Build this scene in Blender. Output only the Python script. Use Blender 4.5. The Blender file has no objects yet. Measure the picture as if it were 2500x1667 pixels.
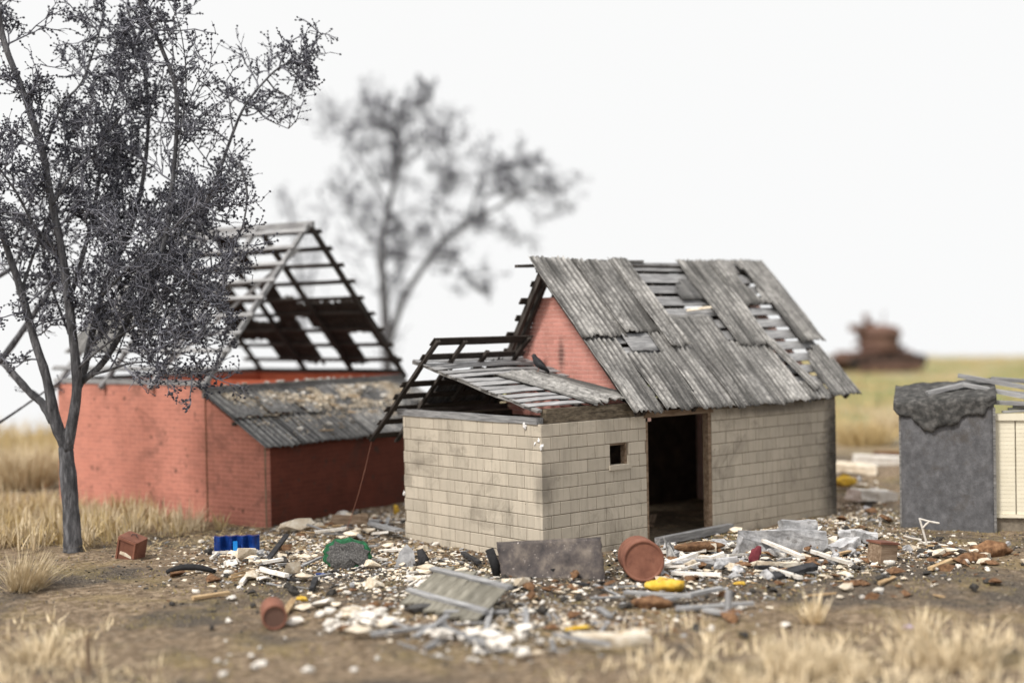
import bpy, bmesh, math, random
import numpy as np
from mathutils import Vector, Matrix, noise as mn

# ------------------------------------------------------------------ camera
S = bpy.context.scene
COL = S.collection
F, CX, CY = 3442.0, 1250.0, 833.5                 # focal length and centre of the 2500 px photograph
CAM = Vector((-14.19, -15.82, 3.686))
_f = Vector((.653, .757, 0)).normalized()
_p, _r = -math.atan(53 / 3442.), math.atan(.018)
_r0 = _f.cross(Vector((0, 0, 1)))
CD = _f * math.cos(_p) + Vector((0, 0, 1)) * math.sin(_p)
_u0 = _r0.cross(CD)
CR = _r0 * math.cos(_r) - _u0 * math.sin(_r)
CU = _r0 * math.sin(_r) + _u0 * math.cos(_r)
cd = bpy.data.cameras.new('camera'); cam = bpy.data.objects.new('camera', cd); COL.objects.link(cam)
m = Matrix((CR, CU, -CD)).transposed().to_4x4(); m.translation = CAM
cam.matrix_world = m
cd.sensor_width = 36; cd.lens = F / 2500 * 36
cd.clip_start = .1; cd.clip_end = 1000
cd.dof.use_dof = True; cd.dof.focus_distance = 21.6; cd.dof.aperture_fstop = .205
S.camera = cam

# ------------------------------------------------------------------ world, sun, exposure
SUN_AZ = math.atan2(-.10, -1.0)                    # direction towards the sun, in plan
SUN_EL = math.radians(52)
W = bpy.data.worlds.new('World'); S.world = W; W.use_nodes = True
nt = W.node_tree; nt.nodes.clear()
out = nt.nodes.new('ShaderNodeOutputWorld'); add = nt.nodes.new('ShaderNodeAddShader')
b1 = nt.nodes.new('ShaderNodeBackground'); b2 = nt.nodes.new('ShaderNodeBackground')
sky = nt.nodes.new('ShaderNodeTexSky'); sky.sky_type = 'NISHITA'; sky.sun_disc = False
sky.sun_elevation = SUN_EL; sky.sun_rotation = math.pi / 2 - SUN_AZ; sky.dust_density = 6; sky.air_density = 1.5
tc = nt.nodes.new('ShaderNodeTexCoord'); sp = nt.nodes.new('ShaderNodeSeparateXYZ'); cb = nt.nodes.new('ShaderNodeCombineXYZ')
mx = nt.nodes.new('ShaderNodeMath'); mx.operation = 'MAXIMUM'; mx.inputs[1].default_value = .35
L = nt.links.new
L(tc.outputs['Generated'], sp.inputs[0]); L(sp.outputs[0], cb.inputs[0]); L(sp.outputs[1], cb.inputs[1])
L(sp.outputs[2], mx.inputs[0]); L(mx.outputs[0], cb.inputs[2]); L(cb.outputs[0], sky.inputs[0])
L(sky.outputs[0], b1.inputs[0]); b1.inputs[1].default_value = .025
b2.inputs[0].default_value = (1.0, .98, .95, 1); b2.inputs[1].default_value = .745       # overcast white
L(b1.outputs[0], add.inputs[0]); L(b2.outputs[0], add.inputs[1]); L(add.outputs[0], out.inputs[0])
sl = bpy.data.lights.new('sun', 'SUN'); sl.energy = 3.0; sl.angle = math.radians(10); sl.color = (1, .96, .9)
so = bpy.data.objects.new('sun', sl); COL.objects.link(so)
sd = Vector((math.cos(SUN_AZ) * math.cos(SUN_EL), math.sin(SUN_AZ) * math.cos(SUN_EL), math.sin(SUN_EL)))
so.rotation_euler = sd.to_track_quat('Z', 'Y').to_euler(); so.location = (0, 0, 30)
vs = S.view_settings; vs.view_transform = 'Standard'; vs.look = 'None'; vs.gamma = 1; vs.exposure = .28; vs.use_curve_mapping = False

# ------------------------------------------------------------------ helpers
R = random.Random(7)
def ray(px, py): return CD + CR * ((px - CX) / F) - CU * ((py - CY) / F)
def hit(px, py, p, n):
    v = ray(px, py); return CAM + v * ((p - CAM).dot(n) / v.dot(n))
def at(px, py, z=0.0): return hit(px, py, Vector((0, 0, z)), Vector((0, 0, 1)))
def depth_pt(px, py, D):                           # the point seen at a pixel at a given distance in front of the lens
    return CAM + ray(px, py) * D
def pxof(p):
    q = Vector(p) - CAM; z = q.dot(CD); return CX + F * q.dot(CR) / z, CY - F * q.dot(CU) / z

def link(o, parent=None):
    COL.objects.link(o)
    if parent: o.parent = parent
    return o
def tag(o, label=None, cat=None, group=None, kind=None):
    if label: o['label'] = label
    if cat: o['category'] = cat
    if group: o['group'] = group
    if kind: o['kind'] = kind
    return o
def empty(name, loc=(0, 0, 0), rz=0.0, label=None, cat=None, group=None):
    o = bpy.data.objects.new(name, None); o.empty_display_size = .2; link(o)
    o.location = loc; o.rotation_euler = (0, 0, rz)
    return tag(o, label, cat, group)
def mesh(name, vs_, fs, mat=None, smooth=False):
    me = bpy.data.meshes.new(name); me.from_pydata([tuple(v) for v in vs_], [], fs)
    if mat: me.materials.append(mat)
    if smooth: me.polygons.foreach_set('use_smooth', [True] * len(me.polygons))
    return me
def obj(name, me, parent=None, mtx=None):
    o = bpy.data.objects.new(name, me); link(o, parent)
    if parent and parent.parent:                   # a sub-part: shapes are given in the frame of the whole thing
        mtx = parent.matrix_basis.inverted() @ (mtx if mtx is not None else Matrix())
    if mtx is not None: o.matrix_basis = mtx
    return o
def frame(o, x, y):                                # matrix with origin o, axes x and y
    x = Vector(x).normalized(); z = x.cross(Vector(y)).normalized(); y = z.cross(x)
    M = Matrix((x, y, z)).transposed().to_4x4(); M.translation = Vector(o); return M

BOXF = [(0, 3, 2, 1), (4, 5, 6, 7), (0, 1, 5, 4), (1, 2, 6, 5), (2, 3, 7, 6), (3, 0, 4, 7)]
class MB:
    def __init__(s): s.v = []; s.f = []
    def add(s, v, f):
        n = len(s.v); s.v += [Vector(q) for q in v]; s.f += [tuple(i + n for i in g) for g in f]; return s
    def box(s, a, b, M=None):
        (x0, y0, z0), (x1, y1, z1) = a, b
        v = [Vector(q) for q in ((x0, y0, z0), (x1, y0, z0), (x1, y1, z0), (x0, y1, z0), (x0, y0, z1), (x1, y0, z1), (x1, y1, z1), (x0, y1, z1))]
        if M: v = [M @ q for q in v]
        return s.add(v, BOXF)
    def cbox(s, c, d, M=None):
        return s.box([c[i] - d[i] / 2 for i in range(3)], [c[i] + d[i] / 2 for i in range(3)], M)
    def prism(s, poly, ax, t0, t1):               # polygon in the other two axes, pulled along axis ax
        n = len(poly)
        def mk(p, t):
            q = list(p); q.insert(ax, t); return q
        v = [mk(p, t0) for p in poly] + [mk(p, t1) for p in poly]
        f = [tuple(range(n))[::-1], tuple(range(n, 2 * n))] + [(i, (i + 1) % n, n + (i + 1) % n, n + i) for i in range(n)]
        return s.add(v, f)
    def tube(s, pts, rad, n=6, cap=True):
        pts = [Vector(p) for p in pts]; k = len(pts)
        if not hasattr(rad, '__len__'): rad = [rad] * k
        t = (pts[1] - pts[0]).normalized(); ref = Vector((0, 0, 1)) if abs(t.z) < .9 else Vector((1, 0, 0))
        a = t.cross(ref).normalized(); v = []
        for i in range(k):
            t = (pts[min(i + 1, k - 1)] - pts[max(i - 1, 0)])
            t = t.normalized() if t.length > 1e-9 else Vector((0, 0, 1))
            a = (a - t * a.dot(t)); a = a.normalized() if a.length > 1e-6 else t.orthogonal().normalized()
            b = t.cross(a)
            for j in range(n):
                g = 2 * math.pi * j / n; v.append(pts[i] + (a * math.cos(g) + b * math.sin(g)) * rad[i])
        f = [(i * n + j, i * n + (j + 1) % n, (i + 1) * n + (j + 1) % n, (i + 1) * n + j) for i in range(k - 1) for j in range(n)]
        if cap: f += [tuple(range(n))[::-1], tuple(range((k - 1) * n, k * n))]
        return s.add(v, f)
    def lathe(s, prof, n=24, M=None):             # (radius, height) profile about z
        v = []; k = len(prof)
        for r, h in prof:
            for j in range(n):
                g = 2 * math.pi * j / n; q = Vector((r * math.cos(g), r * math.sin(g), h)); v.append(M @ q if M else q)
        f = [(i * n + j, i * n + (j + 1) % n, (i + 1) * n + (j + 1) % n, (i + 1) * n + j) for i in range(k - 1) for j in range(n)]
        f += [tuple(range(n))[::-1], tuple(range((k - 1) * n, k * n))]
        return s.add(v, f)
    def build(s, name, mat, parent=None, smooth=False, mtx=None):
        return obj(name, mesh(name, s.v, s.f, mat, smooth), parent, mtx)

def fbm(x, y, z=0.0, o=4): return mn.fractal(Vector((x, y, z)), 1.0, 2.0, o)

# ------------------------------------------------------------------ materials
def mat_new(name):
    M = bpy.data.materials.new(name); M.use_nodes = True; N = M.node_tree.nodes; N.clear()
    o = N.new('ShaderNodeOutputMaterial'); p = N.new('ShaderNodeBsdfPrincipled')
    M.node_tree.links.new(p.outputs[0], o.inputs[0]); return M, M.node_tree, p
def coords(t, mode, sc):
    g = t.nodes.new('ShaderNodeNewGeometry') if mode == 'pos' else t.nodes.new('ShaderNodeTexCoord')
    mp = t.nodes.new('ShaderNodeMapping'); mp.inputs['Scale'].default_value = sc
    t.links.new(g.outputs['Position' if mode == 'pos' else 'Object'], mp.inputs[0]); return mp.outputs[0]
def noise_n(t, vec, scale, detail=5, rough=.6, dist=0.0):
    n = t.nodes.new('ShaderNodeTexNoise'); n.inputs['Scale'].default_value = scale; n.inputs['Detail'].default_value = detail
    n.inputs['Roughness'].default_value = rough; n.inputs['Distortion'].default_value = dist
    t.links.new(vec, n.inputs['Vector']); return n.outputs['Fac']
def ramp(t, fac, stops):
    r = t.nodes.new('ShaderNodeValToRGB'); e = r.color_ramp.elements
    while len(e) < len(stops): e.new(.5)
    for q, (p, c) in zip(e, stops): q.position = p; q.color = (c, c, c, 1) if isinstance(c, (int, float)) else (*c, 1)
    t.links.new(fac, r.inputs[0]); return r.outputs[0]
def mix(t, fac, a, b, mode='MIX'):
    n = t.nodes.new('ShaderNodeMix'); n.data_type = 'RGBA'; n.blend_type = mode
    for v, i in ((fac, 0), (a, 6), (b, 7)):
        if isinstance(v, (int, float)): n.inputs[i].default_value = v
        elif isinstance(v, tuple): n.inputs[i].default_value = (*v, 1)
        else: t.links.new(v, n.inputs[i])
    return n.outputs[2]
def mth(t, op, a, b=None, clamp=False):
    n = t.nodes.new('ShaderNodeMath'); n.operation = op; n.use_clamp = clamp
    for v, i in ((a, 0), (b, 1)):
        if v is None: continue
        if isinstance(v, (int, float)): n.inputs[i].default_value = v
        else: t.links.new(v, n.inputs[i])
    return n.outputs[0]
def bump(t, p, h, strength, dist=.02):
    b = t.nodes.new('ShaderNodeBump'); b.inputs['Strength'].default_value = strength; b.inputs['Distance'].default_value = dist
    t.links.new(h, b.inputs['Height']); t.links.new(b.outputs[0], p.inputs['Normal'])
def rnd(t, lo, hi):
    n = t.nodes.new('ShaderNodeObjectInfo'); m_ = t.nodes.new('ShaderNodeMapRange')
    m_.inputs[3].default_value = lo; m_.inputs[4].default_value = hi
    t.links.new(n.outputs['Random'], m_.inputs[0]); return m_.outputs[0]
def simple(name, cols, scale=6, mode='obj', sc=(1, 1, 1), rough=.9, bmp=.4, bs=40, var=(.8, 1.15), dirt=None, dist=.015, metal=0.0, spread=(.3, .7)):
    M, t, p = mat_new(name)
    v = coords(t, mode, sc); f = noise_n(t, v, scale, 6, .65)
    k = len(cols); c = ramp(t, f, [(spread[0] + (spread[1] - spread[0]) * i / max(k - 1, 1), cols[i]) for i in range(k)])
    c = mix(t, 1.0, c, rnd(t, *var), 'MULTIPLY')
    if dirt:
        dcol, lo, hi, ds = dirt
        c = mix(t, ramp(t, noise_n(t, coords(t, 'pos', (1, 1, 1)), ds, 7, .7), [(lo, 0.0), (hi, 1.0)]), c, dcol)
    t.links.new(c, p.inputs['Base Color']); p.inputs['Roughness'].default_value = rough; p.inputs['Metallic'].default_value = metal
    p.inputs['Specular IOR Level'].default_value = .25
    if bmp: bump(t, p, noise_n(t, v, bs, 4, .6), bmp, dist)
    return M

def wall_stain_mat(name, base, dark, soot_dark_pos=None, blotch=(.1, .085, .07), lines=None, streak=.42):
    """painted masonry: tone per block, rain streaks, blotches, specks; optional sooty and dark patches at places on the wall"""
    M, t, p = mat_new(name)
    P_ = coords(t, 'pos', (1, 1, 1))
    c = mix(t, ramp(t, noise_n(t, P_, 2.1, 6, .7), [(.3, 0.), (.7, 1.)]), base, dark)
    c = mix(t, 1.0, c, rnd(t, .90, 1.07), 'MULTIPLY')
    st = noise_n(t, coords(t, 'pos', (14, 14, .8)), 1.0, 5, .7)
    c = mix(t, mth(t, 'MULTIPLY', ramp(t, st, [(.5, 0.), (.68, 1.)]), streak), c, tuple(x * .45 for x in base))
    if lines:
        oc = t.nodes.new('ShaderNodeTexCoord'); sp_o = t.nodes.new('ShaderNodeSeparateXYZ'); t.links.new(oc.outputs['Object'], sp_o.inputs[0])
        cmb = t.nodes.new('ShaderNodeCombineXYZ'); t.links.new(mth(t, 'ADD', sp_o.outputs[0], sp_o.outputs[1]), cmb.inputs[0]); t.links.new(sp_o.outputs[2], cmb.inputs[1])
        br = t.nodes.new('ShaderNodeTexBrick'); t.links.new(cmb.outputs[0], br.inputs['Vector']); br.inputs['Scale'].default_value = 1
        br.inputs['Brick Width'].default_value = .26; br.inputs['Row Height'].default_value = .085; br.inputs['Mortar Size'].default_value = .007; br.inputs['Mortar Smooth'].default_value = .3
        br.inputs['Color1'].default_value = (.9, .9, .9, 1); br.inputs['Color2'].default_value = (1.06, 1.04, 1.02, 1); br.inputs['Mortar'].default_value = (1, 1, 1, 1)
        c = mix(t, 1.0, c, br.outputs['Color'], 'MULTIPLY')
        c = mix(t, mth(t, 'MULTIPLY', br.outputs['Fac'], lines), c, tuple(min(1, x * 1.45) for x in base))
        gr = noise_n(t, coords(t, 'pos', (1, 1, 2.2)), 1.6, 8, .8, .8)
        c = mix(t, mth(t, 'MULTIPLY', ramp(t, gr, [(.5, 0.), (.66, 1.)]), .55), c, tuple(x * .55 for x in base))
        so_ = noise_n(t, P_, 5.5, 3, .5)
        c = mix(t, mth(t, 'MULTIPLY', ramp(t, so_, [(.65, 0.), (.70, 1.)]), .8), c, blotch)
    sp_ = noise_n(t, P_, 24, 2, .5)
    c = mix(t, mth(t, 'MULTIPLY', ramp(t, sp_, [(.70, 0.), (.76, 1.)]), .75), c, blotch)
    bl = noise_n(t, P_, 1.1, 8, .75, .6)
    c = mix(t, mth(t, 'MULTIPLY', ramp(t, bl, [(.54, 0.), (.68, 1.)]), .6), c, blotch)
    if soot_dark_pos:
        for (ctr, rad, amt) in soot_dark_pos:
            d = t.nodes.new('ShaderNodeVectorMath'); d.operation = 'SUBTRACT'; g = t.nodes.new('ShaderNodeNewGeometry')
            t.links.new(g.outputs['Position'], d.inputs[0]); d.inputs[1].default_value = ctr
            s_ = t.nodes.new('ShaderNodeVectorMath'); s_.operation = 'DIVIDE'; t.links.new(d.outputs[0], s_.inputs[0]); s_.inputs[1].default_value = rad
            l = t.nodes.new('ShaderNodeVectorMath'); l.operation = 'LENGTH'; t.links.new(s_.outputs[0], l.inputs[0])
            q = mth(t, 'ADD', l.outputs['Value'], mth(t, 'MULTIPLY', mth(t, 'SUBTRACT', noise_n(t, P_, 5, 5, .7), .5), .9))
            c = mix(t, mth(t, 'MULTIPLY', ramp(t, q, [(.25, 1.), (1., 0.)]), amt), c, (.035, .032, .03))
    t.links.new(c, p.inputs['Base Color']); p.inputs['Roughness'].default_value = .92; p.inputs['Specular IOR Level'].default_value = .2
    bump(t, p, noise_n(t, P_, 70, 4, .6), .35, .012)
    return M

def sheet_mat(name, lo, hi, lich=True):
    M, t, p = mat_new(name)
    O_ = coords(t, 'obj', (26, 1.3, 1)); c = ramp(t, noise_n(t, O_, 1.0, 6, .75), [(.30, lo), (.48, tuple((a + b) / 2.4 for a, b in zip(lo, hi))), (.66, hi)])
    bd_ = noise_n(t, coords(t, 'obj', (5.5, .35, 1)), 1.0, 4, .6)
    c = mix(t, mth(t, 'MULTIPLY', ramp(t, bd_, [(.42, 1.), (.58, 0.)]), .75), c, tuple(x * .9 for x in lo))
    g = noise_n(t, coords(t, 'pos', (1, 1, 1)), 30, 6, .75)
    c = mix(t, mth(t, 'MULTIPLY', ramp(t, g, [(.42, 0.), (.62, 1.)]), .75), c, tuple(x * .8 for x in lo))
    z = t.nodes.new('ShaderNodeSeparateXYZ'); tc_ = t.nodes.new('ShaderNodeTexCoord'); t.links.new(tc_.outputs['Object'], z.inputs[0])
    cr = t.nodes.new('ShaderNodeMapRange'); cr.inputs[1].default_value = -.02; cr.inputs[2].default_value = .024
    t.links.new(z.outputs[2], cr.inputs[0])
    worn = mth(t, 'MULTIPLY', mth(t, 'POWER', cr.outputs[0], 2.5), ramp(t, noise_n(t, coords(t, 'pos', (1, 1, 1)), 9, 5, .7), [(.35, .1), (.65, .8)]))
    c = mix(t, worn, c, tuple(min(1, x * 1.5) for x in hi))           # paint rubbed off the crests
    c = mix(t, 1.0, c, rnd(t, .8, 1.15), 'MULTIPLY')
    if lich:
        li = noise_n(t, coords(t, 'pos', (1, 1, 1)), 6.5, 6, .8)
        c = mix(t, mth(t, 'MULTIPLY', ramp(t, li, [(.66, 0.), (.74, 1.)]), .5), c, (.30, .27, .10))
    t.links.new(c, p.inputs['Base Color']); p.inputs['Roughness'].default_value = .8; p.inputs['Specular IOR Level'].default_value = .25
    bump(t, p, g, .5, .015)
    return M

MT = {}
MT['block'] = wall_stain_mat('beige_block', (.50, .445, .365), (.43, .385, .315), blotch=(.17, .148, .12),
                             soot_dark_pos=[((7.35, 0, .55), (.62, .6, 1.6), .85), ((7.33, 0, 1.5), (.40, .6, 1.2), .8), ((5.6, 0, 2.06), (2.2, .5, .16), .6), ((.05, 0, 1.15), (.32, .25, .42), .45)])  # soot at the far end; darker band below the eaves, darker left corner
MT['mortar'] = simple('mortar_beige', [(.17, .14, .105), (.26, .22, .17)], 8, 'pos', var=(1, 1))
MT['brick'] = wall_stain_mat('gable_brick', (.58, .27, .225), (.52, .235, .195), blotch=(.3, .14, .11), streak=.2, soot_dark_pos=[((2.28, 1.98, 3.05), (.3, .12, .42), .7), ((2.28, 2.82, 3.45), (.3, .22, .55), .7)])
MT['brickmortar'] = simple('mortar_pink', [(.74, .50, .44), (.64, .40, .34)], 8, 'pos', var=(1, 1))
MT['redwall'] = wall_stain_mat('red_wall', (.54, .235, .18), (.48, .20, .15), blotch=(.13, .07, .055), lines=.5, streak=.10)
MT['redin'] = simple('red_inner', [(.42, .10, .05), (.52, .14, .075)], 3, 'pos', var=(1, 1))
MT['concrete'] = simple('beam_concrete', [(.035, .028, .02), (.12, .096, .068), (.24, .2, .145)], 5, 'pos', sc=(1.2, 1.2, 4), bs=50, var=(1, 1))
MT['tin'] = sheet_mat('weathered_tin', (.04, .039, .037), (.38, .37, .355))
MT['tin_d'] = sheet_mat('dark_tin', (.05, .05, .052), (.30, .295, .285), False)
MT['wood'] = simple('grey_timber', [(.07, .068, .066), (.17, .165, .16), (.3, .295, .29)], 1, sc=(2.5, 26, 26), bs=1, bmp=.5)
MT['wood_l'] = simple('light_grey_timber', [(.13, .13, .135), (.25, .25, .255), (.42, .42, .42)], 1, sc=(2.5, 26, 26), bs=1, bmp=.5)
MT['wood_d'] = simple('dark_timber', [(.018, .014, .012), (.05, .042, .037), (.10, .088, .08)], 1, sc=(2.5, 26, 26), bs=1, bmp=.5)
MT['wood_t'] = simple('tan_timber', [(.22, .13, .06), (.42, .29, .16), (.58, .45, .28)], 1, sc=(2.5, 26, 26), bs=1, bmp=.5)
MT['wood_h'] = simple('olive_timber', [(.09, .083, .066), (.17, .16, .13), (.27, .255, .215)], 1, sc=(2.5, 22, 22), bs=1, bmp=.5)
MT['wood_b'] = simple('brown_timber', [(.10, .065, .04), (.2, .14, .095), (.3, .23, .165)], 1, sc=(2.5, 22, 22), bs=1, bmp=.5)
MT['bark'] = simple('grey_bark', [(.03, .03, .033), (.09, .09, .097), (.2, .2, .212)], 1, 'pos', sc=(16, 16, 4), bs=3, bmp=.8, var=(1, 1), dist=.03)
MT['twig'] = simple('grey_twig', [(.12, .122, .146), (.26, .263, .30)], 3, 'pos', bmp=0, var=(1, 1))
MT['bud'] = simple('dark_bud', [(.032, .033, .044), (.08, .082, .10)], 3, 'pos', bmp=0, var=(1, 1))
MT['straw'] = simple('straw', [(.42, .325, .195), (.64, .53, .36), (.79, .69, .52)], 9, 'pos', bmp=0, var=(.9, 1.1))
MT['straw_d'] = simple('straw_bent', [(.32, .22, .10), (.50, .38, .19), (.64, .53, .31)], 9, 'pos', bmp=0, var=(.9, 1.1))
MT['moss'] = simple('moss_fibre', [(.20, .155, .05), (.31, .25, .09), (.40, .33, .15)], 3, 'pos', bmp=0, var=(1, 1))
MT['plaster'] = simple('white_plaster', [(.56, .50, .43), (.74, .70, .64), (.84, .82, .79)], 5, bs=25, bmp=.6, var=(.84, 1.08), dirt=((.30, .23, .16), .62, .80, 9))
MT['cream'] = simple('cream_plaster', [(.48, .38, .27), (.70, .61, .48), (.84, .79, .70)], 6, bs=25, bmp=.6, var=(.78, 1.12), dirt=((.16, .12, .08), .60, .76, 8))
MT['rust'] = simple('brown_rust', [(.07, .035, .018), (.165, .088, .046), (.29, .17, .09)], 7, bs=25, bmp=.8, dirt=((.04, .02, .012), .55, .7, 9))
MT['drum'] = simple('red_oxide', [(.15, .062, .042), (.21, .09, .06), (.27, .125, .085)], 4, bs=40, bmp=.2, rough=.7, dirt=((.10, .04, .028), .58, .75, 6))
MT['clod'] = simple('dark_clod', [(.02, .019, .018), (.05, .046, .042), (.09, .082, .075)], 8, bs=20, bmp=.9)
MT['char'] = simple('charred', [(.012, .012, .013), (.03, .03, .033), (.055, .055, .06)], 8, bs=30, bmp=.7, rough=.75)
MT['ash'] = simple('ash_gravel', [(.03, .03, .03), (.085, .082, .08), (.2, .195, .19)], 40, bs=60, bmp=1.0, var=(1, 1))
MT['grey'] = simple('grey_plaster', [(.20, .20, .205), (.38, .38, .39), (.62, .62, .63)], 6, bs=20, bmp=.8, dirt=((.10, .09, .08), .55, .72, 6))
MT['yellow'] = simple('yellow_foam', [(.5, .28, .03), (.68, .43, .05), (.78, .56, .13)], 5, bmp=.6, var=(1, 1), dirt=((.25, .15, .06), .52, .66, 9))
MT['blue'] = simple('blue_plastic', [(.003, .012, .07), (.006, .03, .16), (.015, .075, .32)], 5, bmp=.1, rough=.3, var=(1, 1), dirt=((.05, .05, .08), .62, .75, 12))
MT['blue_l'] = simple('light_blue_plastic', [(.01, .18, .6), (.02, .3, .75)], 5, bmp=.1, rough=.3, var=(1, 1))
MT['green'] = simple('green_film', [(.004, .032, .015), (.008, .085, .032), (.035, .19, .085)], 8, bmp=.6, rough=.35, var=(1, 1))
MT['rubber'] = simple('black_rubber', [(.012, .012, .013), (.03, .03, .032)], 10, bs=50, bmp=.4, var=(1, 1))
MT['maroon'] = simple('maroon_paint', [(.12, .02, .03), (.2, .05, .06)], 6, var=(1, 1))
MT['lilac'] = simple('lilac_plastic', [(.35, .28, .55), (.45, .38, .65)], 6, var=(1, 1))
MT['steel'] = simple('stained_steel', [(.03, .027, .03), (.085, .072, .068), (.19, .16, .135)], 4.5, 'pos', bs=30, bmp=.25, rough=.7, var=(1, 1), dirt=((.62, .56, .52), .63, .69, 26))
MT['felt'] = simple('tar_felt', [(.075, .075, .08), (.11, .11, .117), (.165, .165, .175)], 8, 'pos', sc=(1, 1, .75), bs=45, bmp=.8, var=(1, 1), dirt=((.085, .075, .066), .52, .75, 2.2))
MT['felt_d'] = simple('dark_felt', [(.022, .022, .022), (.055, .054, .052), (.14, .135, .13)], 9, 'pos', bs=45, bmp=.5, var=(1, 1))
MT['cream_paint'] = simple('cream_paint', [(.66, .61, .48), (.74, .69, .56)], 3, 'pos', bs=30, bmp=.15, var=(.96, 1.03), dirt=((.2, .16, .1), .70, .8, 12))
MT['foot'] = simple('stone_footing', [(.13, .11, .085), (.24, .205, .16), (.33, .29, .235)], 5, 'pos', bs=25, bmp=.9, var=(1, 1))
MT['fluff'] = simple('cotton', [(.75, .73, .72), (.85, .84, .84)], 9, bmp=.5, var=(1, 1))
MT['tank'] = simple('burnt_rust', [(.07, .042, .034), (.135, .078, .06), (.2, .12, .095)], 1.2, 'pos', bs=9, bmp=.4, var=(.9, 1.05))
MT['track'] = simple('tank_track', [(.015, .013, .012), (.045, .035, .03)], 3, 'pos', bs=9, var=(.9, 1.05))
MT['bird'] = simple('pigeon', [(.02, .021, .023), (.05, .051, .056)], 30, bmp=.5, bs=60, var=(1, 1))
MT['room_shade'] = simple('room_shade_dark', [(.018, .013, .01), (.04, .03, .023), (.07, .05, .037)], 4, 'pos', var=(1, 1))  # darkness of the unlit rooms put into the inner wall colour
MT['redwall_d'] = wall_stain_mat('dark_red_wall', (.145, .042, .027), (.095, .03, .02), blotch=(.06, .038, .03), lines=.25, streak=.06)  # lean-to front wall, darker red than the building's other walls
MT['dirt'] = simple('floor_dirt', [(.05, .038, .026), (.13, .1, .065), (.2, .16, .11)], 6, 'pos', bs=30, bmp=.9, var=(1, 1))

def ground_mat():
    M, t, p = mat_new('ground_soil')
    P_ = coords(t, 'pos', (1, 1, 1))
    soil = ramp(t, noise_n(t, P_, 7.0, 8, .8), [(.36, (.09, .064, .042)), (.5, (.225, .168, .114)), (.62, (.44, .345, .245))])
    ash = ramp(t, noise_n(t, P_, 26, 5, .75), [(.32, (.035, .03, .026)), (.52, (.11, .093, .077)), (.72, (.30, .255, .205))])
    c = mix(t, ramp(t, noise_n(t, P_, .42, 5, .65), [(.50, 0.), (.60, 1.)]), soil, ash)
    sx0 = t.nodes.new('ShaderNodeSeparateXYZ'); t.links.new(P_, sx0.inputs[0])
    aa = mth(t, 'ADD', mth(t, 'MULTIPLY', sx0.outputs[0], .757 / 6.2), mth(t, 'MULTIPLY', sx0.outputs[1], -.653 / 6.2)); aa = mth(t, 'SUBTRACT', aa, 1.3 / 6.2)
    dd = mth(t, 'ADD', mth(t, 'MULTIPLY', sx0.outputs[0], .653 / 2.7), mth(t, 'MULTIPLY', sx0.outputs[1], .757 / 2.7)); dd = mth(t, 'ADD', dd, 1.2 / 2.7)
    rr_ = mth(t, 'ADD', mth(t, 'ADD', mth(t, 'MULTIPLY', aa, aa), mth(t, 'MULTIPLY', dd, dd)), mth(t, 'MULTIPLY', mth(t, 'SUBTRACT', noise_n(t, P_, 1.3, 6, .7), .5), 2.2))
    c = mix(t, ramp(t, rr_, [(.45, .85), (1.0, 0.)]), c, ash)          # ash and burnt earth spread round the house front
    moss = ramp(t, noise_n(t, P_, 14, 5, .7), [(.3, (.20, .15, .062)), (.7, (.38, .30, .155))])
    mm = mth(t, 'MULTIPLY', ramp(t, noise_n(t, coords(t, 'pos', (1.2, 1, 1)), .7, 6, .7, .4), [(.51, 0.), (.64, 1.)]), .55)
    c = mix(t, mm, c, moss)
    # distance north-east: meadow colours instead of the yard's soil
    sx = t.nodes.new('ShaderNodeSeparateXYZ'); t.links.new(P_, sx.inputs[0])
    far = mth(t, 'ADD', mth(t, 'MULTIPLY', sx.outputs[0], .65), mth(t, 'MULTIPLY', sx.outputs[1], .76))
    mead = ramp(t, noise_n(t, P_, .075, 4, .6), [(.36, (.44, .35, .24)), (.5, (.38, .32, .2)), (.6, (.34, .29, .17))])
    gx_ = t.nodes.new('ShaderNodeMapRange'); gx_.inputs[1].default_value = 16; gx_.inputs[2].default_value = 34; t.links.new(sx.outputs[0], gx_.inputs[0])
    mead = mix(t, mth(t, 'MULTIPLY', gx_.outputs[0], ramp(t, noise_n(t, P_, .09, 4, .6), [(.40, 0.), (.52, .9)])), mead, (.19, .225, .085))
    far = mth(t, 'ADD', far, mth(t, 'MULTIPLY', mth(t, 'SUBTRACT', noise_n(t, P_, .2, 4, .6), .5), 14))
    mr = t.nodes.new('ShaderNodeMapRange'); mr.inputs[1].default_value = 15; mr.inputs[2].default_value = 26; t.links.new(far, mr.inputs[0])
    c = mix(t, mr.outputs[0], c, mead)
    t.links.new(c, p.inputs['Base Color']); p.inputs['Roughness'].default_value = .97; p.inputs['Specular IOR Level'].default_value = .1
    h = mth(t, 'ADD', mth(t, 'MULTIPLY', noise_n(t, P_, 9, 6, .75), 1.0), mth(t, 'MULTIPLY', noise_n(t, P_, 60, 3, .6), .35))
    bump(t, p, h, 1.0, .06)
    return M
MT['ground'] = ground_mat()

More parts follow.
